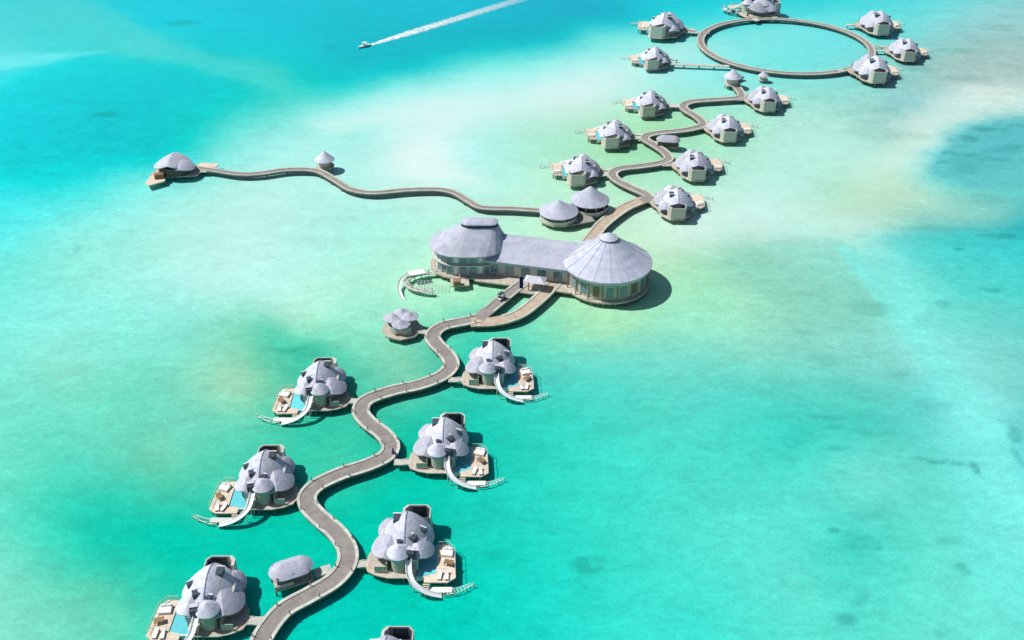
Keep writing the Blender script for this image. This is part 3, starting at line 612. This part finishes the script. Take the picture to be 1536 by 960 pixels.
def make_table():
    t = thing('dining_table', '', 'table', group='brown tables on the villa decks')
    MB().box((0, 0, .74), (1.8, 1.1, .08)).build('tabletop', M['brown'], t)
    for x in (-.75, .75):
        for y in (-.42, .42): MB().box((x, y, .35), (.1, .1, .7)).build('leg', M['brown'], t)
    return t
db, lg, tb = make_daybed(), make_lounger(), make_table()
used = set()
def put(src, lab, p, rz):
    if src.name not in used:
        used.add(src.name); src['label'] = lab; src.location = p; src.rotation_euler = (0, 0, rz); return
    copy_thing(src, lab, p, rz)
for (v, loc, sx, rz, s, kind, short) in placed:
    if kind == 'cut': continue
    m = Matrix.Translation(loc) @ Matrix.Rotation(rz, 4, 'Z') @ Matrix.Scale(s, 4)
    jx, jy, jr = random.uniform(-.3, .3), random.uniform(-.4, .4), random.uniform(-.35, .35)
    def P(x, y): q = m @ Vector((sx * x, y, 1.804)); return q
    put(db, 'white daybed on the deck of the ' + short, P(-8.1 + jx * .5, -1.4 + jy), rz + jr)
    if kind == 'near':
        put(tb, 'brown table on the deck of the ' + short, P(-8.4 + jx, -4.2 + jy * .6), rz + jr * 3)
        put(lg, 'sun lounger nearer the pool, deck of ' + short, P(-7.1, -7.2), rz + jr)
        put(lg, 'sun lounger nearer the outer edge, deck of ' + short, P(-8.4, -7.2 - jy * .3), rz - jr * .5)

# ------------------------------------------------------------------ great hall: two round halls joined by a long roof
CR = at(911, 394, 7.3); CL = at(703, 362, 8.7); CR.z = CL.z = 0
hall = thing('reception_hall', 'huge grey roofed hall of two round buildings joined by a long sloping roof', 'building', (CR.x, CR.y, 0))
def H(p): return Vector((p.x - CR.x, p.y - CR.y, p.z))
cl = H(CL)
MB().cyl((0, 0), 11.9, 1.35, 1.8, 48).build('platform', M['pave'], hall)
def stadium(hl, r, n=20):
    return [(hl + r * math.cos(a), r * math.sin(a)) for a in [-math.pi / 2 + math.pi * k / n for k in range(n + 1)]] + [(-hl + r * math.cos(a), r * math.sin(a)) for a in [math.pi / 2 + math.pi * k / n for k in range(n + 1)]]
def sh(poly, c): return [(x + c.x, y + c.y) for x, y in poly]
def stadium_roof(mb, c, prof, thick=.35, n=10):
    rings = [[(x + c.x + ox, y + c.y, z) for x, y in stadium(hl, r, n)] for hl, r, z, ox in prof] + [[(x + c.x + ox, y + c.y, z - thick) for x, y in stadium(hl, max(r - .02, .01), n)] for hl, r, z, ox in prof[::-1]]
    m_ = len(rings[0]); vs = [v for r_ in rings for v in r_]; K = len(rings)
    fs = [(j * m_ + k, j * m_ + (k + 1) % m_, ((j + 1) % K) * m_ + (k + 1) % m_, ((j + 1) % K) * m_ + k) for j in range(K) for k in range(m_)]
    mb.add(vs, fs); return mb
# right round hall
wr = MB().cyl((0, 0), 10.6, 1.8, 7.9, 48).build('wall', M['wall'], hall)
for k in range(18):
    a = 2 * math.pi * (k + .5) / 18
    x, y = 10.63 * math.cos(a), 10.63 * math.sin(a)
    wd = MB().box((x, y, 4.2), (.14, 1.7, 3.0), a).build('window', M['glass'] if k % 3 else M['brown'], wr)
    MB().box((x + .05 * math.cos(a), y + .05 * math.sin(a), 6.15), (.2, 2.8, .2), a).box((x + .06 * math.cos(a) - 1.35 * math.sin(a), y + .06 * math.sin(a) + 1.35 * math.cos(a), 4.0), (.22, .2, 3.0), a).build('frame', M['frame'], wd)
for k in range(18):
    a = 2 * math.pi * k / 18
    MB().cyl((11.5 * math.cos(a), 11.5 * math.sin(a)), .16, 1.8, 7.9, 8).build('column', M['pile'], hall)
MB().lathe((0, 0, 0), [(11.5, 7.0), (11.75, 7.0), (11.75, 8.1), (11.5, 8.1), (11.5, 7.0)], 48).build('fascia', M['frame'], hall)
prof = [(12.2, 8.1), (10.0, 9.4), (7.6, 10.9), (5.0, 12.8), (2.4, 14.7)]
rr = MB().lathe((0, 0, 0), prof + [(r, z - .4) for r, z in prof[::-1]] + [prof[0]], 32).build('roof', M['bigroof'], hall)
for k in range(16):
    a = 2 * math.pi * k / 16
    MB().tube([((r + .05) * math.cos(a), (r + .05) * math.sin(a), z + .02) for r, z in prof], .07, 6).build('roof_rib', M['bigroof'], rr)
MB().cyl((0, 0), 2.05, 13.7, 15.3, 24).build('lantern', M['dark'], hall)
cp = MB().lathe((0, 0, 0), [(2.5, 14.95), (2.5, 15.15), (1.3, 15.9), (.02, 16.4)], 20).build('roof_cap', M['bigroof'], hall)
# left oval hall, two storeys
MB().prism(sh(stadium(2.6, 8.4), cl), 1.35, 1.8).build('platform', M['pave'], hall)
lw = MB().prism(sh(stadium(2.4, 7.0), cl), 1.8, 8.8).build('wall', M['tealwall'], hall)
MB().prism(sh(stadium(2.5, 7.8), cl), 5.0, 5.3).build('balcony', M['frame'], hall)
per = sh(stadium(2.45, 7.08, 12), cl)
for i in range(len(per)):
    (x0, y0), (x1, y1) = per[i], per[(i + 1) % len(per)]
    l = math.hypot(x1 - x0, y1 - y0)
    if l < .5: continue
    an = math.atan2(y1 - y0, x1 - x0); nseg = max(1, round(l / 2.2))
    for q in range(nseg):
        f = (q + .5) / nseg; cx, cy = x0 + (x1 - x0) * f, y0 + (y1 - y0) * f
        for zz in (3.5, 7.0):
            wd = MB().box((cx, cy, zz), (l / nseg * .62, .12, 2.3), an).build('window', M['glass'] if (i + q) % 4 else M['cloth'], lw)
        MB().box((x0 + (x1 - x0) * q / nseg, y0 + (y1 - y0) * q / nseg, 5.3), (.22, .3, 6.9), an).build('post', M['frame'], lw)
stadium_roof(MB(), cl, [(2.4, 8.6, 8.5, 0), (2.8, 6.6, 10.0, .9), (3.0, 4.4, 11.9, 1.9), (3.2, 2.0, 14.0, 3.2)]).build('roof', M['bigroof'], hall)
MB().prism(sh(stadium(2.8, 1.7), cl + Vector((3.2, 0, 0))), 13.4, 15.2).build('lantern', M['dark'], hall)
stadium_roof(MB(), cl, [(2.9, 2.3, 15.0, 3.2), (2.7, 1.2, 15.6, 3.2), (2.4, .05, 15.9, 3.2)]).build('roof_cap', M['bigroof'], hall)
# joining hall
ax = -cl; ln = ax.length; ax = ax.normalized(); nx = Vector((-ax.y, ax.x, 0))
if nx.y > 0: nx = -nx            # nx points to the camera side
def LP(s_, n_, z_): q = cl + ax * s_ + nx * n_; return (q.x, q.y, z_)
s0, s1 = 6.0, ln - 6.0
lr = MB()
def quadslab(m_, pts, th=.3):
    vs = list(pts) + [(x, y, z - th) for x, y, z in pts]
    m_.add(vs, [(0, 1, 2, 3), (7, 6, 5, 4), (0, 4, 5, 1), (1, 5, 6, 2), (2, 6, 7, 3), (3, 7, 4, 0)])
quadslab(lr, [LP(s0, 5.6, 6.6), LP(s1, 5.6, 6.6), LP(s1, -1.5, 11.6), LP(s0, -1.5, 11.6)])
quadslab(lr, [LP(s1, -1.5, 11.6), LP(s1, -7.5, 7.2), LP(s0, -7.5, 7.2), LP(s0, -1.5, 11.6)])
lr.build('long_roof', M['bigroof'], hall)
aw = math.atan2(ax.y, ax.x)
m_ = MB(); c_ = LP((s0 + s1) / 2, -.5, 4.1); m_.box(c_, (s1 - s0, 9.5, 4.8), aw); jw = m_.build('wall', M['wall'], hall)
for k in range(6):
    c_ = LP(s0 + (s1 - s0) * (k + .5) / 6, 4.3, 4.0); MB().box(c_, (2.4, .14, 3.2), aw).build('window', M['glass'], jw)
MB().box(LP((s0 + s1) / 2, 1.2, 1.58), (s1 - s0 + 4, 15.5, .42), aw).build('platform', M['pave'], hall)
MB().box(LP((s0 + s1) / 2, 5.35, 6.1), (s1 - s0, .25, .8), aw).build('fascia', M['tealwall'], hall)
# entrance canopy
cc = H(at(803, 419, 4.6))
cr_ = MB(); cp_ = [(-2.9, -1.9, 4.5), (2.9, -1.9, 4.5), (2.9, 1.9, 4.5), (-2.9, 1.9, 4.5), (-1.4, 0, 5.5), (1.4, 0, 5.5)]
ca_, sa_ = math.cos(aw), math.sin(aw)
cr_.add([(cc.x + x * ca_ - y * sa_, cc.y + x * sa_ + y * ca_, z) for x, y, z in cp_], [(0, 1, 5, 4), (1, 2, 5), (2, 3, 4, 5), (3, 0, 4), (3, 2, 1, 0)]).build('canopy', M['roof'], hall)
for dx, dy in ((-1.8, -1.0), (1.8, -1.0), (-1.8, 1.0), (1.8, 1.0)):
    MB().cyl((cc.x + dx, cc.y + dy), .14, 1.8, 4.75, 8).build('canopy_post', M['pile'], hall)
MB().box((cc.x - .5, cc.y - .3, 1.55), (11, 5, .44), aw).build('forecourt', M['pave'], hall)
first = None
for k in range(22):
    a = 2 * math.pi * k / 22
    pos = [(11.4 * math.cos(a), 11.4 * math.sin(a))]
    q = stadium(2.5, 7.9, 10)[k % 22]; pos.append((cl.x + q[0], cl.y + q[1]))
    if k < 8: u = LP(s0 + (s1 - s0) * k / 7, 8.0, 0); pos.append(u[:2])
    for p in pos:
        if first is None: first = c = MB().cyl((0, 0), .24, -1.5, 1.4, 8).build('pile', M['pile'], hall)
        else: c = first.copy(); col.objects.link(c); c.parent = hall
        c.location = (*p, 0)

# curved overwater terrace with slide beside the oval hall
g0 = at(648, 424, 1.2); g0.z = 0
ter = thing('curved_terrace', 'skeletal curved jetty terrace with pale posts and nets left of the hall', 'jetty', tuple(g0))
arc = [Vector((7.6 * math.cos(a) + 0.5, 5.0 * math.sin(a), 1.5)) for a in [R(20) + R(250) * k / 30 for k in range(31)]]
MB().sweep(arc, [(-.75, -.2), (.75, -.2), (.75, 0), (-.75, 0)]).build('deck', M['kerb'], ter)
MB().box((-4.4, 2.6, 2.95), (4.4, 2.6, .14), .3).build('sunshade', M['cloth'], ter)
for k in range(0, 31, 2):
    p = arc[k]; MB().cyl((p.x, p.y), .14, -1.5, 2.5, 8).build('post', M['frame'], ter)
MB().tube([p + Vector((0, 0, 1.0)) for p in arc], .07, 6).build('rail', M['frame'], ter)
ns = MB()
for k in range(9): ns.box((-4 + k * 1.0, -1.2, 1.25), (.07, 4.6, .05)); 
for k in range(5): ns.box((0, -3.2 + k * 1.0, 1.28), (8.0, .07, .05))
ns.build('net', M['net'], ter)
sp2 = smooth_path([(-6.5, 3.2, 2.6), (-8.2, 1.2, 2.2), (-8.9, -1.8, 1.5), (-8.3, -5, .9), (-7.2, -7.2, .3)], .6)
opp = [(.4 * math.cos(math.pi + math.pi * k / 8), .4 * math.sin(math.pi + math.pi * k / 8)) for k in range(9)]
loo = [(.5 * math.cos(2 * math.pi - math.pi * k / 8), .5 * math.sin(2 * math.pi - math.pi * k / 8)) for k in range(9)]
MB().sweep(sp2, opp + loo).build('slide', M['net'], ter, True)
MB().box((7.6, .5, 1.4), (5.0, 5.5, .4), .1).build('landing', M['pave'], ter)
MB().box((7.0, -1.8, 2.3), (2.0, 1.6, 1.5), .1).build('bar_counter', M['brown'], ter)

# twin coned pavilion behind the hall
c1, c2 = at(838, 317, 3.8), at(885, 300, 4.4); c1.z = c2.z = 0
tp = thing('twin_pavilion', 'twin coned grey roofed pavilion behind the hall at the boardwalk junction', 'building', tuple(c1))
d12 = c2 - c1
for c, r, ze, za in ((Vector((0, 0, 0)), 6.0, 3.8, 7.6), (d12, 6.1, 4.4, 9.2)):
    MB().cyl((c.x, c.y), r - .3, 1.35, 1.8, 28).build('platform', M['pave'], tp)
    MB().cyl((c.x, c.y), r - 1.6, 1.8, ze + .2, 28).build('wall', M['timber'] if c.x else M['wall'], tp)
    for k in range(10):
        a = 2 * math.pi * k / 10; MB().cyl((c.x + (r - .9) * math.cos(a), c.y + (r - .9) * math.sin(a)), .13, 1.8, ze + .15, 8).build('column', M['frame'], tp)
    for k in range(8):
        a = 2 * math.pi * (k + .5) / 8; MB().cyl((c.x + (r - .8) * math.cos(a), c.y + (r - .8) * math.sin(a)), .2, -1.5, 1.4, 8).build('pile', M['pile'], tp)
    MB().lathe((c.x, c.y, 0), [(r, ze), (r, ze + .2), (r * .62, ze + (za - ze) * .36), (r * .28, ze + (za - ze) * .72), (.02, za)], 28).build('roof', M['bigroof'], tp, True)
    MB().lathe((c.x, c.y, 0), [(r - .5, 1.8), (r - .4, 1.8), (r - .4, 2.8), (r - .5, 2.8), (r - .5, 1.8)], 28).build('railing', M['frame'], tp)
MB().box(((d12.x) * .62, d12.y * .5 - 5.2, 1.6), (9, 4.0, .36), .35).build('terrace', M['deck'], tp)

# small octagonal pavilion left of the boardwalk
p0 = at(603, 492, 1.8); p0.z = 0
op_ = thing('octagonal_pavilion', 'small pale pavilion with clustered umbrella roofs, left of the boardwalk below the terrace', 'pavilion', tuple(p0))
MB().cyl((0, 0), 5.2, 1.3, 1.7, 8).build('platform', M['pave'], op_)
MB().lathe((0, 0, 0), [(3.4, 1.7), (3.5, 1.7), (3.5, 3.6), (3.4, 3.6), (3.4, 1.7)], 16, R(150), R(320)).build('wall', M['wall'], op_)
for (x, y, r, z) in ((-2.3, 1.0, 2.6, 4.2), (1.9, 1.4, 2.5, 4.4), (0, -1.6, 2.5, 4.0), (-.2, 3.0, 2.2, 4.5)):
    MB().lathe((x, y, 0), [(r, z), (r, z + .12), (r * .5, z + .55), (.02, z + 1.25)], 8).build('roof', M['roof2'], op_)
    MB().cyl((x, y), .12, 1.7, z + .4, 8).build('post', M['timber'], op_)
for k in range(8):
    a = 2 * math.pi * (k + .5) / 8; MB().cyl((4.4 * math.cos(a), 4.4 * math.sin(a)), .18, -1.5, 1.35, 8).build('pile', M['pile'], op_)
MB().box((6.6, -1.6, 1.55), (4.2, 1.8, .25), -.15).build('link_bridge', M['kerb'], op_)
MB().box((-.4, -3.2, 2.1), (1.8, .6, .8)).build('bench', M['brown'], op_)

# leaf-roofed shelters standing beside the boardwalks
def make_shelter(label):
    t = thing('bicycle_shelter', label, 'shelter', group='leaf roofed shelters beside the boardwalk')
    MB().box((0, 0, 1.55), (7.2, 4.6, .36)).build('platform', M['pave'], t)
    stadium_roof(MB(), Vector((0, .3, 0)), [(1.6, 2.6, 3.75, 0), (1.7, 1.7, 4.5, 0), (1.8, .8, 5.0, 0), (1.7, .03, 5.2, 0)], .2).build('roof', M['roof2'], t, True)
    for x in (-3.0, 0, 3.0):
        for y in (-1.7, 1.9): MB().cyl((x, y), .12, 1.7, 4.3, 8).build('post', M['timber'], t)
    MB().box((0, 2.1, 2.5), (7.0, .12, 1.5)).build('back_wall', M['timber'], t)
    MB().box((-2.0, -2.0, 2.15), (3.6, .12, .8)).build('low_wall', M['wall'], t)
    MB().box((1.0, .4, 2.15), (3.0, .8, .8)).build('bicycle_rack', M['timber'], t)
    for x in (-3.6, 0, 3.6):
        for y in (-1.8, 1.8): MB().cyl((x, y), .17, -1.5, 1.4, 8).build('pile', M['pile'], t)
    MB().box((5.6, -.8, 1.6), (3.2, 2.2, .25)).build('link_bridge', M['kerb'], t)
    return t
sh0 = make_shelter('barrel roofed open shelter right of the nearest left villa')
sh0.location = ground(436, 849, 4.6); sh0.rotation_euler = (0, 0, R(24))
copy_thing(sh0, 'flat purple grey roofed shelter on the zigzag boardwalk', ground(1003, 205, 4.6), R(170))
# small huts
def make_hut(label, group):
    t = thing('round_hut', label, 'hut', group=group)
    MB().cyl((0, 0), 2.6, 1.4, 1.76, 18).build('platform', M['pave'], t)
    MB().cyl((0, 0), 1.8, 1.76, 3.9, 18).build('wall', M['wall'], t)
    MB().box((1.75, -.5, 2.8), (.2, 1.0, 1.9), -.28).build('door', M['brown'], t)
    MB().lathe((0, 0, 0), [(2.9, 3.6), (2.9, 3.75), (1.6, 4.9), (.5, 6.0), (.02, 6.4)], 18).build('roof', M['roof'], t, True)
    for k in range(6):
        a = R(60) * k; MB().cyl((2.1 * math.cos(a), 2.1 * math.sin(a)), .15, -1.5, 1.45, 8).build('pile', M['pile'], t)
    return t
h0 = make_hut('small cone roofed hut beside the slim wavy boardwalk, midway to the outlying villa', 'small cone roofed huts')
h0.location = ground(487, 238, 4.5); h0.scale = (1.15,) * 3
copy_thing(h0, 'small pale cone roofed hut where the zigzag boardwalk meets the ring', ground(1099, 117, 4.2), 1.0, None, 1.25)
copy_thing(h0, 'tiny cone roofed hut on the near edge of the ring boardwalk', ground(1146, 109, 4.0), 2.0, None, .75)

# outlying villa at the end of the slim boardwalk
ov = thing('outlying_villa', 'lone domed grey villa with a tan deck at the left end of the slim boardwalk', 'villa', tuple(ground(260, 243, 5.0)))
MB().prism([(-7.5, -3), (-6, 5), (5, 5.5), (9, 1), (8, -3.4), (-1, -4.5)], 1.4, 1.76).build('platform', M['pave'], ov)
MB().cyl((0, 0), 5.0, 1.76, 4.6, 24).build('wall', M['timber'], ov)
MB().shell((-.4, .4, 3.7), 6.2, 5.6, roof_h(3.6, .6, 1.06), .25, 9, 40).build('roof', M['roof'], ov, True)
MB().shell((3.0, -1.0, 3.5), 4.2, 4.0, roof_h(2.4, .4), .2, 7, 30).build('lower_roof', M['roof2'], ov, True)
MB().prism([(-7.0, -3.1), (-2.2, -4.0), (-1.2, -7.6), (-5.6, -11.2), (-7.2, -9.0)], 1.45, 1.85).build('sun_deck', M['sundeck'], ov)
MB().box((-3.6, -5.4, 2.6), (3.0, 1.8, 1.5), .3).build('cabin', M['brown'], ov)
MB().box((9.8, 4.4, 1.7), (6.5, 3.4, .3), -.1).build('landing', M['sundeck'], ov)
MB().box((8.4, .5, 1.6), (4.5, 2.4, .3)).build('link_bridge', M['kerb'], ov)
for x, y in ((-6, -2), (-5, 4), (4, 4.6), (7.5, 0), (6, -3), (0, -3.8), (-5.2, -10), (-2, -7), (-6.6, -8), (8, 4.4), (11.6, 4.2)):
    MB().cyl((x, y), .2, -1.5, 1.5, 8).build('pile', M['pile'], ov)

# ------------------------------------------------------------------ speedboat and its wake
b0 = at(546, 70.5, 0); b1 = at(790, -4, 0); hd = (b0 - b1).normalized(); ang = math.atan2(hd.y, hd.x)
boat = thing('speedboat', 'small white speedboat heading left ahead of a long foam wake', 'boat', (b0.x, b0.y, .1), ang); boat.scale = (.7,) * 3
hull = MB(); secs = [(-4.5, 1.25, .9), (-2, 1.4, .9), (1, 1.3, 1.0), (3.2, .8, 1.15), (4.7, .06, 1.3)]
vs = []
for x, hw, sh_ in secs: vs += [(x, -hw, sh_), (x, -hw * .75, .1), (x, 0, -.3), (x, hw * .75, .1), (x, hw, sh_)]
fs = [(i * 5 + k, i * 5 + k + 1, (i + 1) * 5 + k + 1, (i + 1) * 5 + k) for i in range(4) for k in range(4)] + [(i * 5, (i + 1) * 5, (i + 1) * 5 + 4, i * 5 + 4) for i in range(4)] + [(0, 1, 2, 3, 4), (20, 21, 22, 23, 24)]
hull.add(vs, fs).build('hull', M['white'], boat)
MB().box((.2, 0, 1.3), (1.6, 1.5, .7)).build('console', M['frame'], boat)
MB().box((.9, 0, 1.85), (.1, 1.4, .5), 0).build('windscreen', M['glass'], boat)
MB().box((-.6, 0, 2.6), (3.0, 2.0, .1)).build('canopy', M['cloth'], boat)
for x in (-1.9, .7):
    for y in (-.9, .9): MB().cyl((x, y), .04, .95, 2.56, 6).build('canopy_post', M['frame'], boat)
MB().box((-4.75, 0, .7), (.5, .6, 1.1)).build('outboard_motor', M['dark'], boat)
wk = MB(); K = 60; vs = []; fs = []
side = Vector((-hd.y, hd.x, 0))
total = (b1 - b0).length
for i in range(K + 1):
    f = i / K; c = b0 - hd * (3.5 + f * (total + 20)); hw = 1.0 + 2.4 * min(1, f * 5) ** .7 + 1.2 * f
    for j in range(9):
        q = (j - 4) / 4; e = .12 * (1 - q * q) * (1 - .7 * f) * (1 + .5 * math.sin(i * 1.7 + j))
        p = c + side * (q * hw * (1 + .12 * math.sin(i * 2.3 + j * .7)) ); vs.append((p.x - b0.x, p.y - b0.y, .02 + e))
    if i: fs += [((i - 1) * 9 + j, (i - 1) * 9 + j + 1, i * 9 + j + 1, i * 9 + j) for j in range(8)]
uv = [[(i / K, j / 8), (i / K, (j + 1) / 8), ((i + 1) / K, (j + 1) / 8), ((i + 1) / K, j / 8)] for i in range(K) for j in range(8)]
wk.add(vs, fs, uv)
fm = bpy.data.materials.new('wake_foam'); fm.use_nodes = True; nt = fm.node_tree; L = nt.links; pb = nt.nodes['Principled BSDF']
pb.inputs['Base Color'].default_value = (.78, .86, .87, 1); pb.inputs['Roughness'].default_value = .8
tcn = N(nt, 'ShaderNodeTexCoord'); nz = N(nt, 'ShaderNodeTexNoise', i_Scale=.55, i_Detail=5.0); L.new(tcn.outputs['Object'], nz.inputs['Vector'])
sx_ = N(nt, 'ShaderNodeSeparateXYZ'); L.new(tcn.outputs['UV'], sx_.inputs[0])
e1 = N(nt, 'ShaderNodeMath', operation='PINGPONG'); L.new(sx_.outputs[1], e1.inputs[0]); e1.inputs[1].default_value = .5
e2 = N(nt, 'ShaderNodeMapRange'); L.new(e1.outputs[0], e2.inputs[0]); e2.inputs['From Max'].default_value = .3
e3 = N(nt, 'ShaderNodeMapRange'); L.new(sx_.outputs[0], e3.inputs[0]); e3.inputs['To Min'].default_value = 1.2; e3.inputs['To Max'].default_value = .12
e4 = N(nt, 'ShaderNodeMath', operation='MULTIPLY'); L.new(e2.outputs[0], e4.inputs[0]); L.new(e3.outputs[0], e4.inputs[1])
e5 = N(nt, 'ShaderNodeMapRange'); L.new(nz.outputs[0], e5.inputs[0]); e5.inputs['From Min'].default_value = .3; e5.inputs['From Max'].default_value = .6; e5.inputs['To Min'].default_value = .35
e6 = N(nt, 'ShaderNodeMath', operation='MULTIPLY', use_clamp=True); L.new(e4.outputs[0], e6.inputs[0]); L.new(e5.outputs[0], e6.inputs[1])
L.new(e6.outputs[0], pb.inputs['Alpha'])
wko = wk.build('wake_foam', fm); wko.location = (b0.x, b0.y, 0)
wko['kind'] = 'stuff'; wko['label'] = 'long white foam wake trailing behind the speedboat'; wko['category'] = 'wake'

# ------------------------------------------------------------------ people, flag, buggy
def person(label, loc, rz, top, low, dress=False, stride=.18):
    J = dict(pel=(0, 0, .95), sp=(0, .01, 1.2), ch=(0, 0, 1.4), nk=(0, 0, 1.52), hd=(0, -.02, 1.62), ht=(0, -.01, 1.73),
             lh=(-.1, 0, .9), lk=(-.11, -stride * .6, .5), la=(-.11, -stride * .3, .08), lt=(-.11, -stride * .3 - .16, .04),
             rh=(.1, 0, .9), rk=(.11, stride * .4, .5), ra=(.11, stride * 1.2, .1), rt=(.11, stride * 1.2 - .15, .05),
             ls=(-.19, 0, 1.42), le=(-.25, .06, 1.15), lw=(-.25, -.06, .92), lf=(-.24, -.09, .82),
             rs=(.19, 0, 1.42), re=(.25, -.04, 1.15), rw=(.25, -.18, .95), rf=(.24, -.22, .86))
    rad = dict(pel=.15, sp=.13, ch=.15, nk=.06, hd=.105, ht=.08, lh=.1, lk=.065, la=.045, lt=.04, rh=.1, rk=.065, ra=.045, rt=.04, ls=.07, le=.05, lw=.035, lf=.03, rs=.07, re=.05, rw=.035, rf=.03)
    E = [('pel', 'sp'), ('sp', 'ch'), ('ch', 'nk'), ('nk', 'hd'), ('hd', 'ht'), ('pel', 'lh'), ('lh', 'lk'), ('lk', 'la'), ('la', 'lt'), ('pel', 'rh'), ('rh', 'rk'), ('rk', 'ra'), ('ra', 'rt'), ('ch', 'ls'), ('ls', 'le'), ('le', 'lw'), ('lw', 'lf'), ('ch', 'rs'), ('rs', 're'), ('re', 'rw'), ('rw', 'rf')]
    ks = list(J); me_ = bpy.data.meshes.new('body'); me_.from_pydata([J[k] for k in ks], [(ks.index(a), ks.index(b_)) for a, b_ in E], [])
    o = bpy.data.objects.new('tmp', me_); col.objects.link(o)
    md = o.modifiers.new('s', 'SKIN')
    for i, k in enumerate(ks): me_.skin_vertices[0].data[i].radius = (rad[k], rad[k])
    me_.skin_vertices[0].data[0].use_root = True
    o.modifiers.new('d', 'SUBSURF').levels = 1
    dg = bpy.context.evaluated_depsgraph_get(); em = bpy.data.meshes.new_from_object(o.evaluated_get(dg)); bpy.data.objects.remove(o)
    em.name = 'body'; em.materials.clear()
    for mm in (M['skin'], top, low): em.materials.append(mm)
    for p in em.polygons:
        z = p.center.z; p.use_smooth = True
        p.material_index = 0 if z > 1.49 or (abs(p.center.x) > .21 and z < 1.12) or z < .1 else (1 if z > .95 else 2)
    t = thing('person', label, 'person', loc, rz, 'people on the boardwalk')
    bo = bpy.data.objects.new('body', em); col.objects.link(bo); bo.parent = t
    MB().lathe((0, .015, 1.67), [(.118, -.06), (.128, .0), (.105, .07), (.05, .11), (.01, .12)], 12).build('hair', M['hair'], t, True)
    if dress: MB().lathe((0, 0, 0), [(.17, 1.45), (.17, 1.15), (.25, .9), (.38, .35), (.37, .35), (.23, .9), (.155, 1.15), (.15, 1.45)], 14).build('dress', top, t, True)
q = at(590, 681, DZ)
person('person in a long purple dress walking on the boardwalk near the villa link', (q.x, q.y, DZ), 2.5, M['purple'], M['purple'], True)
q = at(594, 687, DZ)
person('person in slate blue clothes walking just behind the purple dress', (q.x, q.y, DZ), 2.6, M['slate'], M['navy'])
q = at(779, 436, DZ)
fl = thing('flag', 'tall navy feather flag beside the boardwalk lane at the hall entrance', 'flag', (q.x, q.y, DZ))
MB().cyl((0, 0), .05, 0, 4.4, 8).build('flag_pole', M['frame'], fl)
MB().prism([(.05, 0), (1.05, 0), (1.05, .04), (.05, .04)], .7, 4.3).build('banner', M['navy'], fl)
MB().cyl((0, 0), .35, 0, .12, 12).build('flag_base', M['dark'], fl)
q = at(752, 449, DZ + .02); q2 = at(766, 438, DZ + .02); an = math.atan2(q2.y - q.y, q2.x - q.x)
bg = thing('golf_buggy', 'small white golf buggy with dark roof parked on the boardwalk lane to the hall', 'buggy', tuple(q), an)
MB().box((0, 0, .5), (2.4, 1.2, .35)).box((.95, 0, .75), (.5, 1.15, .3)).build('body', M['white'], bg)
MB().box((-.3, 0, .8), (.9, 1.1, .3)).box((-.75, 0, 1.1), (.15, 1.1, .5)).build('seat', M['timber'], bg)
MB().box((-.1, 0, 1.9), (2.0, 1.3, .08)).build('buggy_roof', M['dark'], bg)
for x in (-1.0, .8):
    for y in (-.58, .58): MB().cyl((x, y), .035, .6, 1.87, 6).build('roof_post', M['frame'], bg)
for x in (-.8, .85):
    for y in (-.58, .58):
        wv = MB()
        n = 12; wv.add([(x + .28 * math.cos(2 * math.pi * k / n), y + s_ * .1, .28 + .28 * math.sin(2 * math.pi * k / n)) for s_ in (-1, 1) for k in range(n)], [(k, (k + 1) % n, n + (k + 1) % n, n + k) for k in range(n)] + [tuple(range(n)), tuple(range(n, 2 * n))])
        wv.build('wheel', M['rubber'], bg)
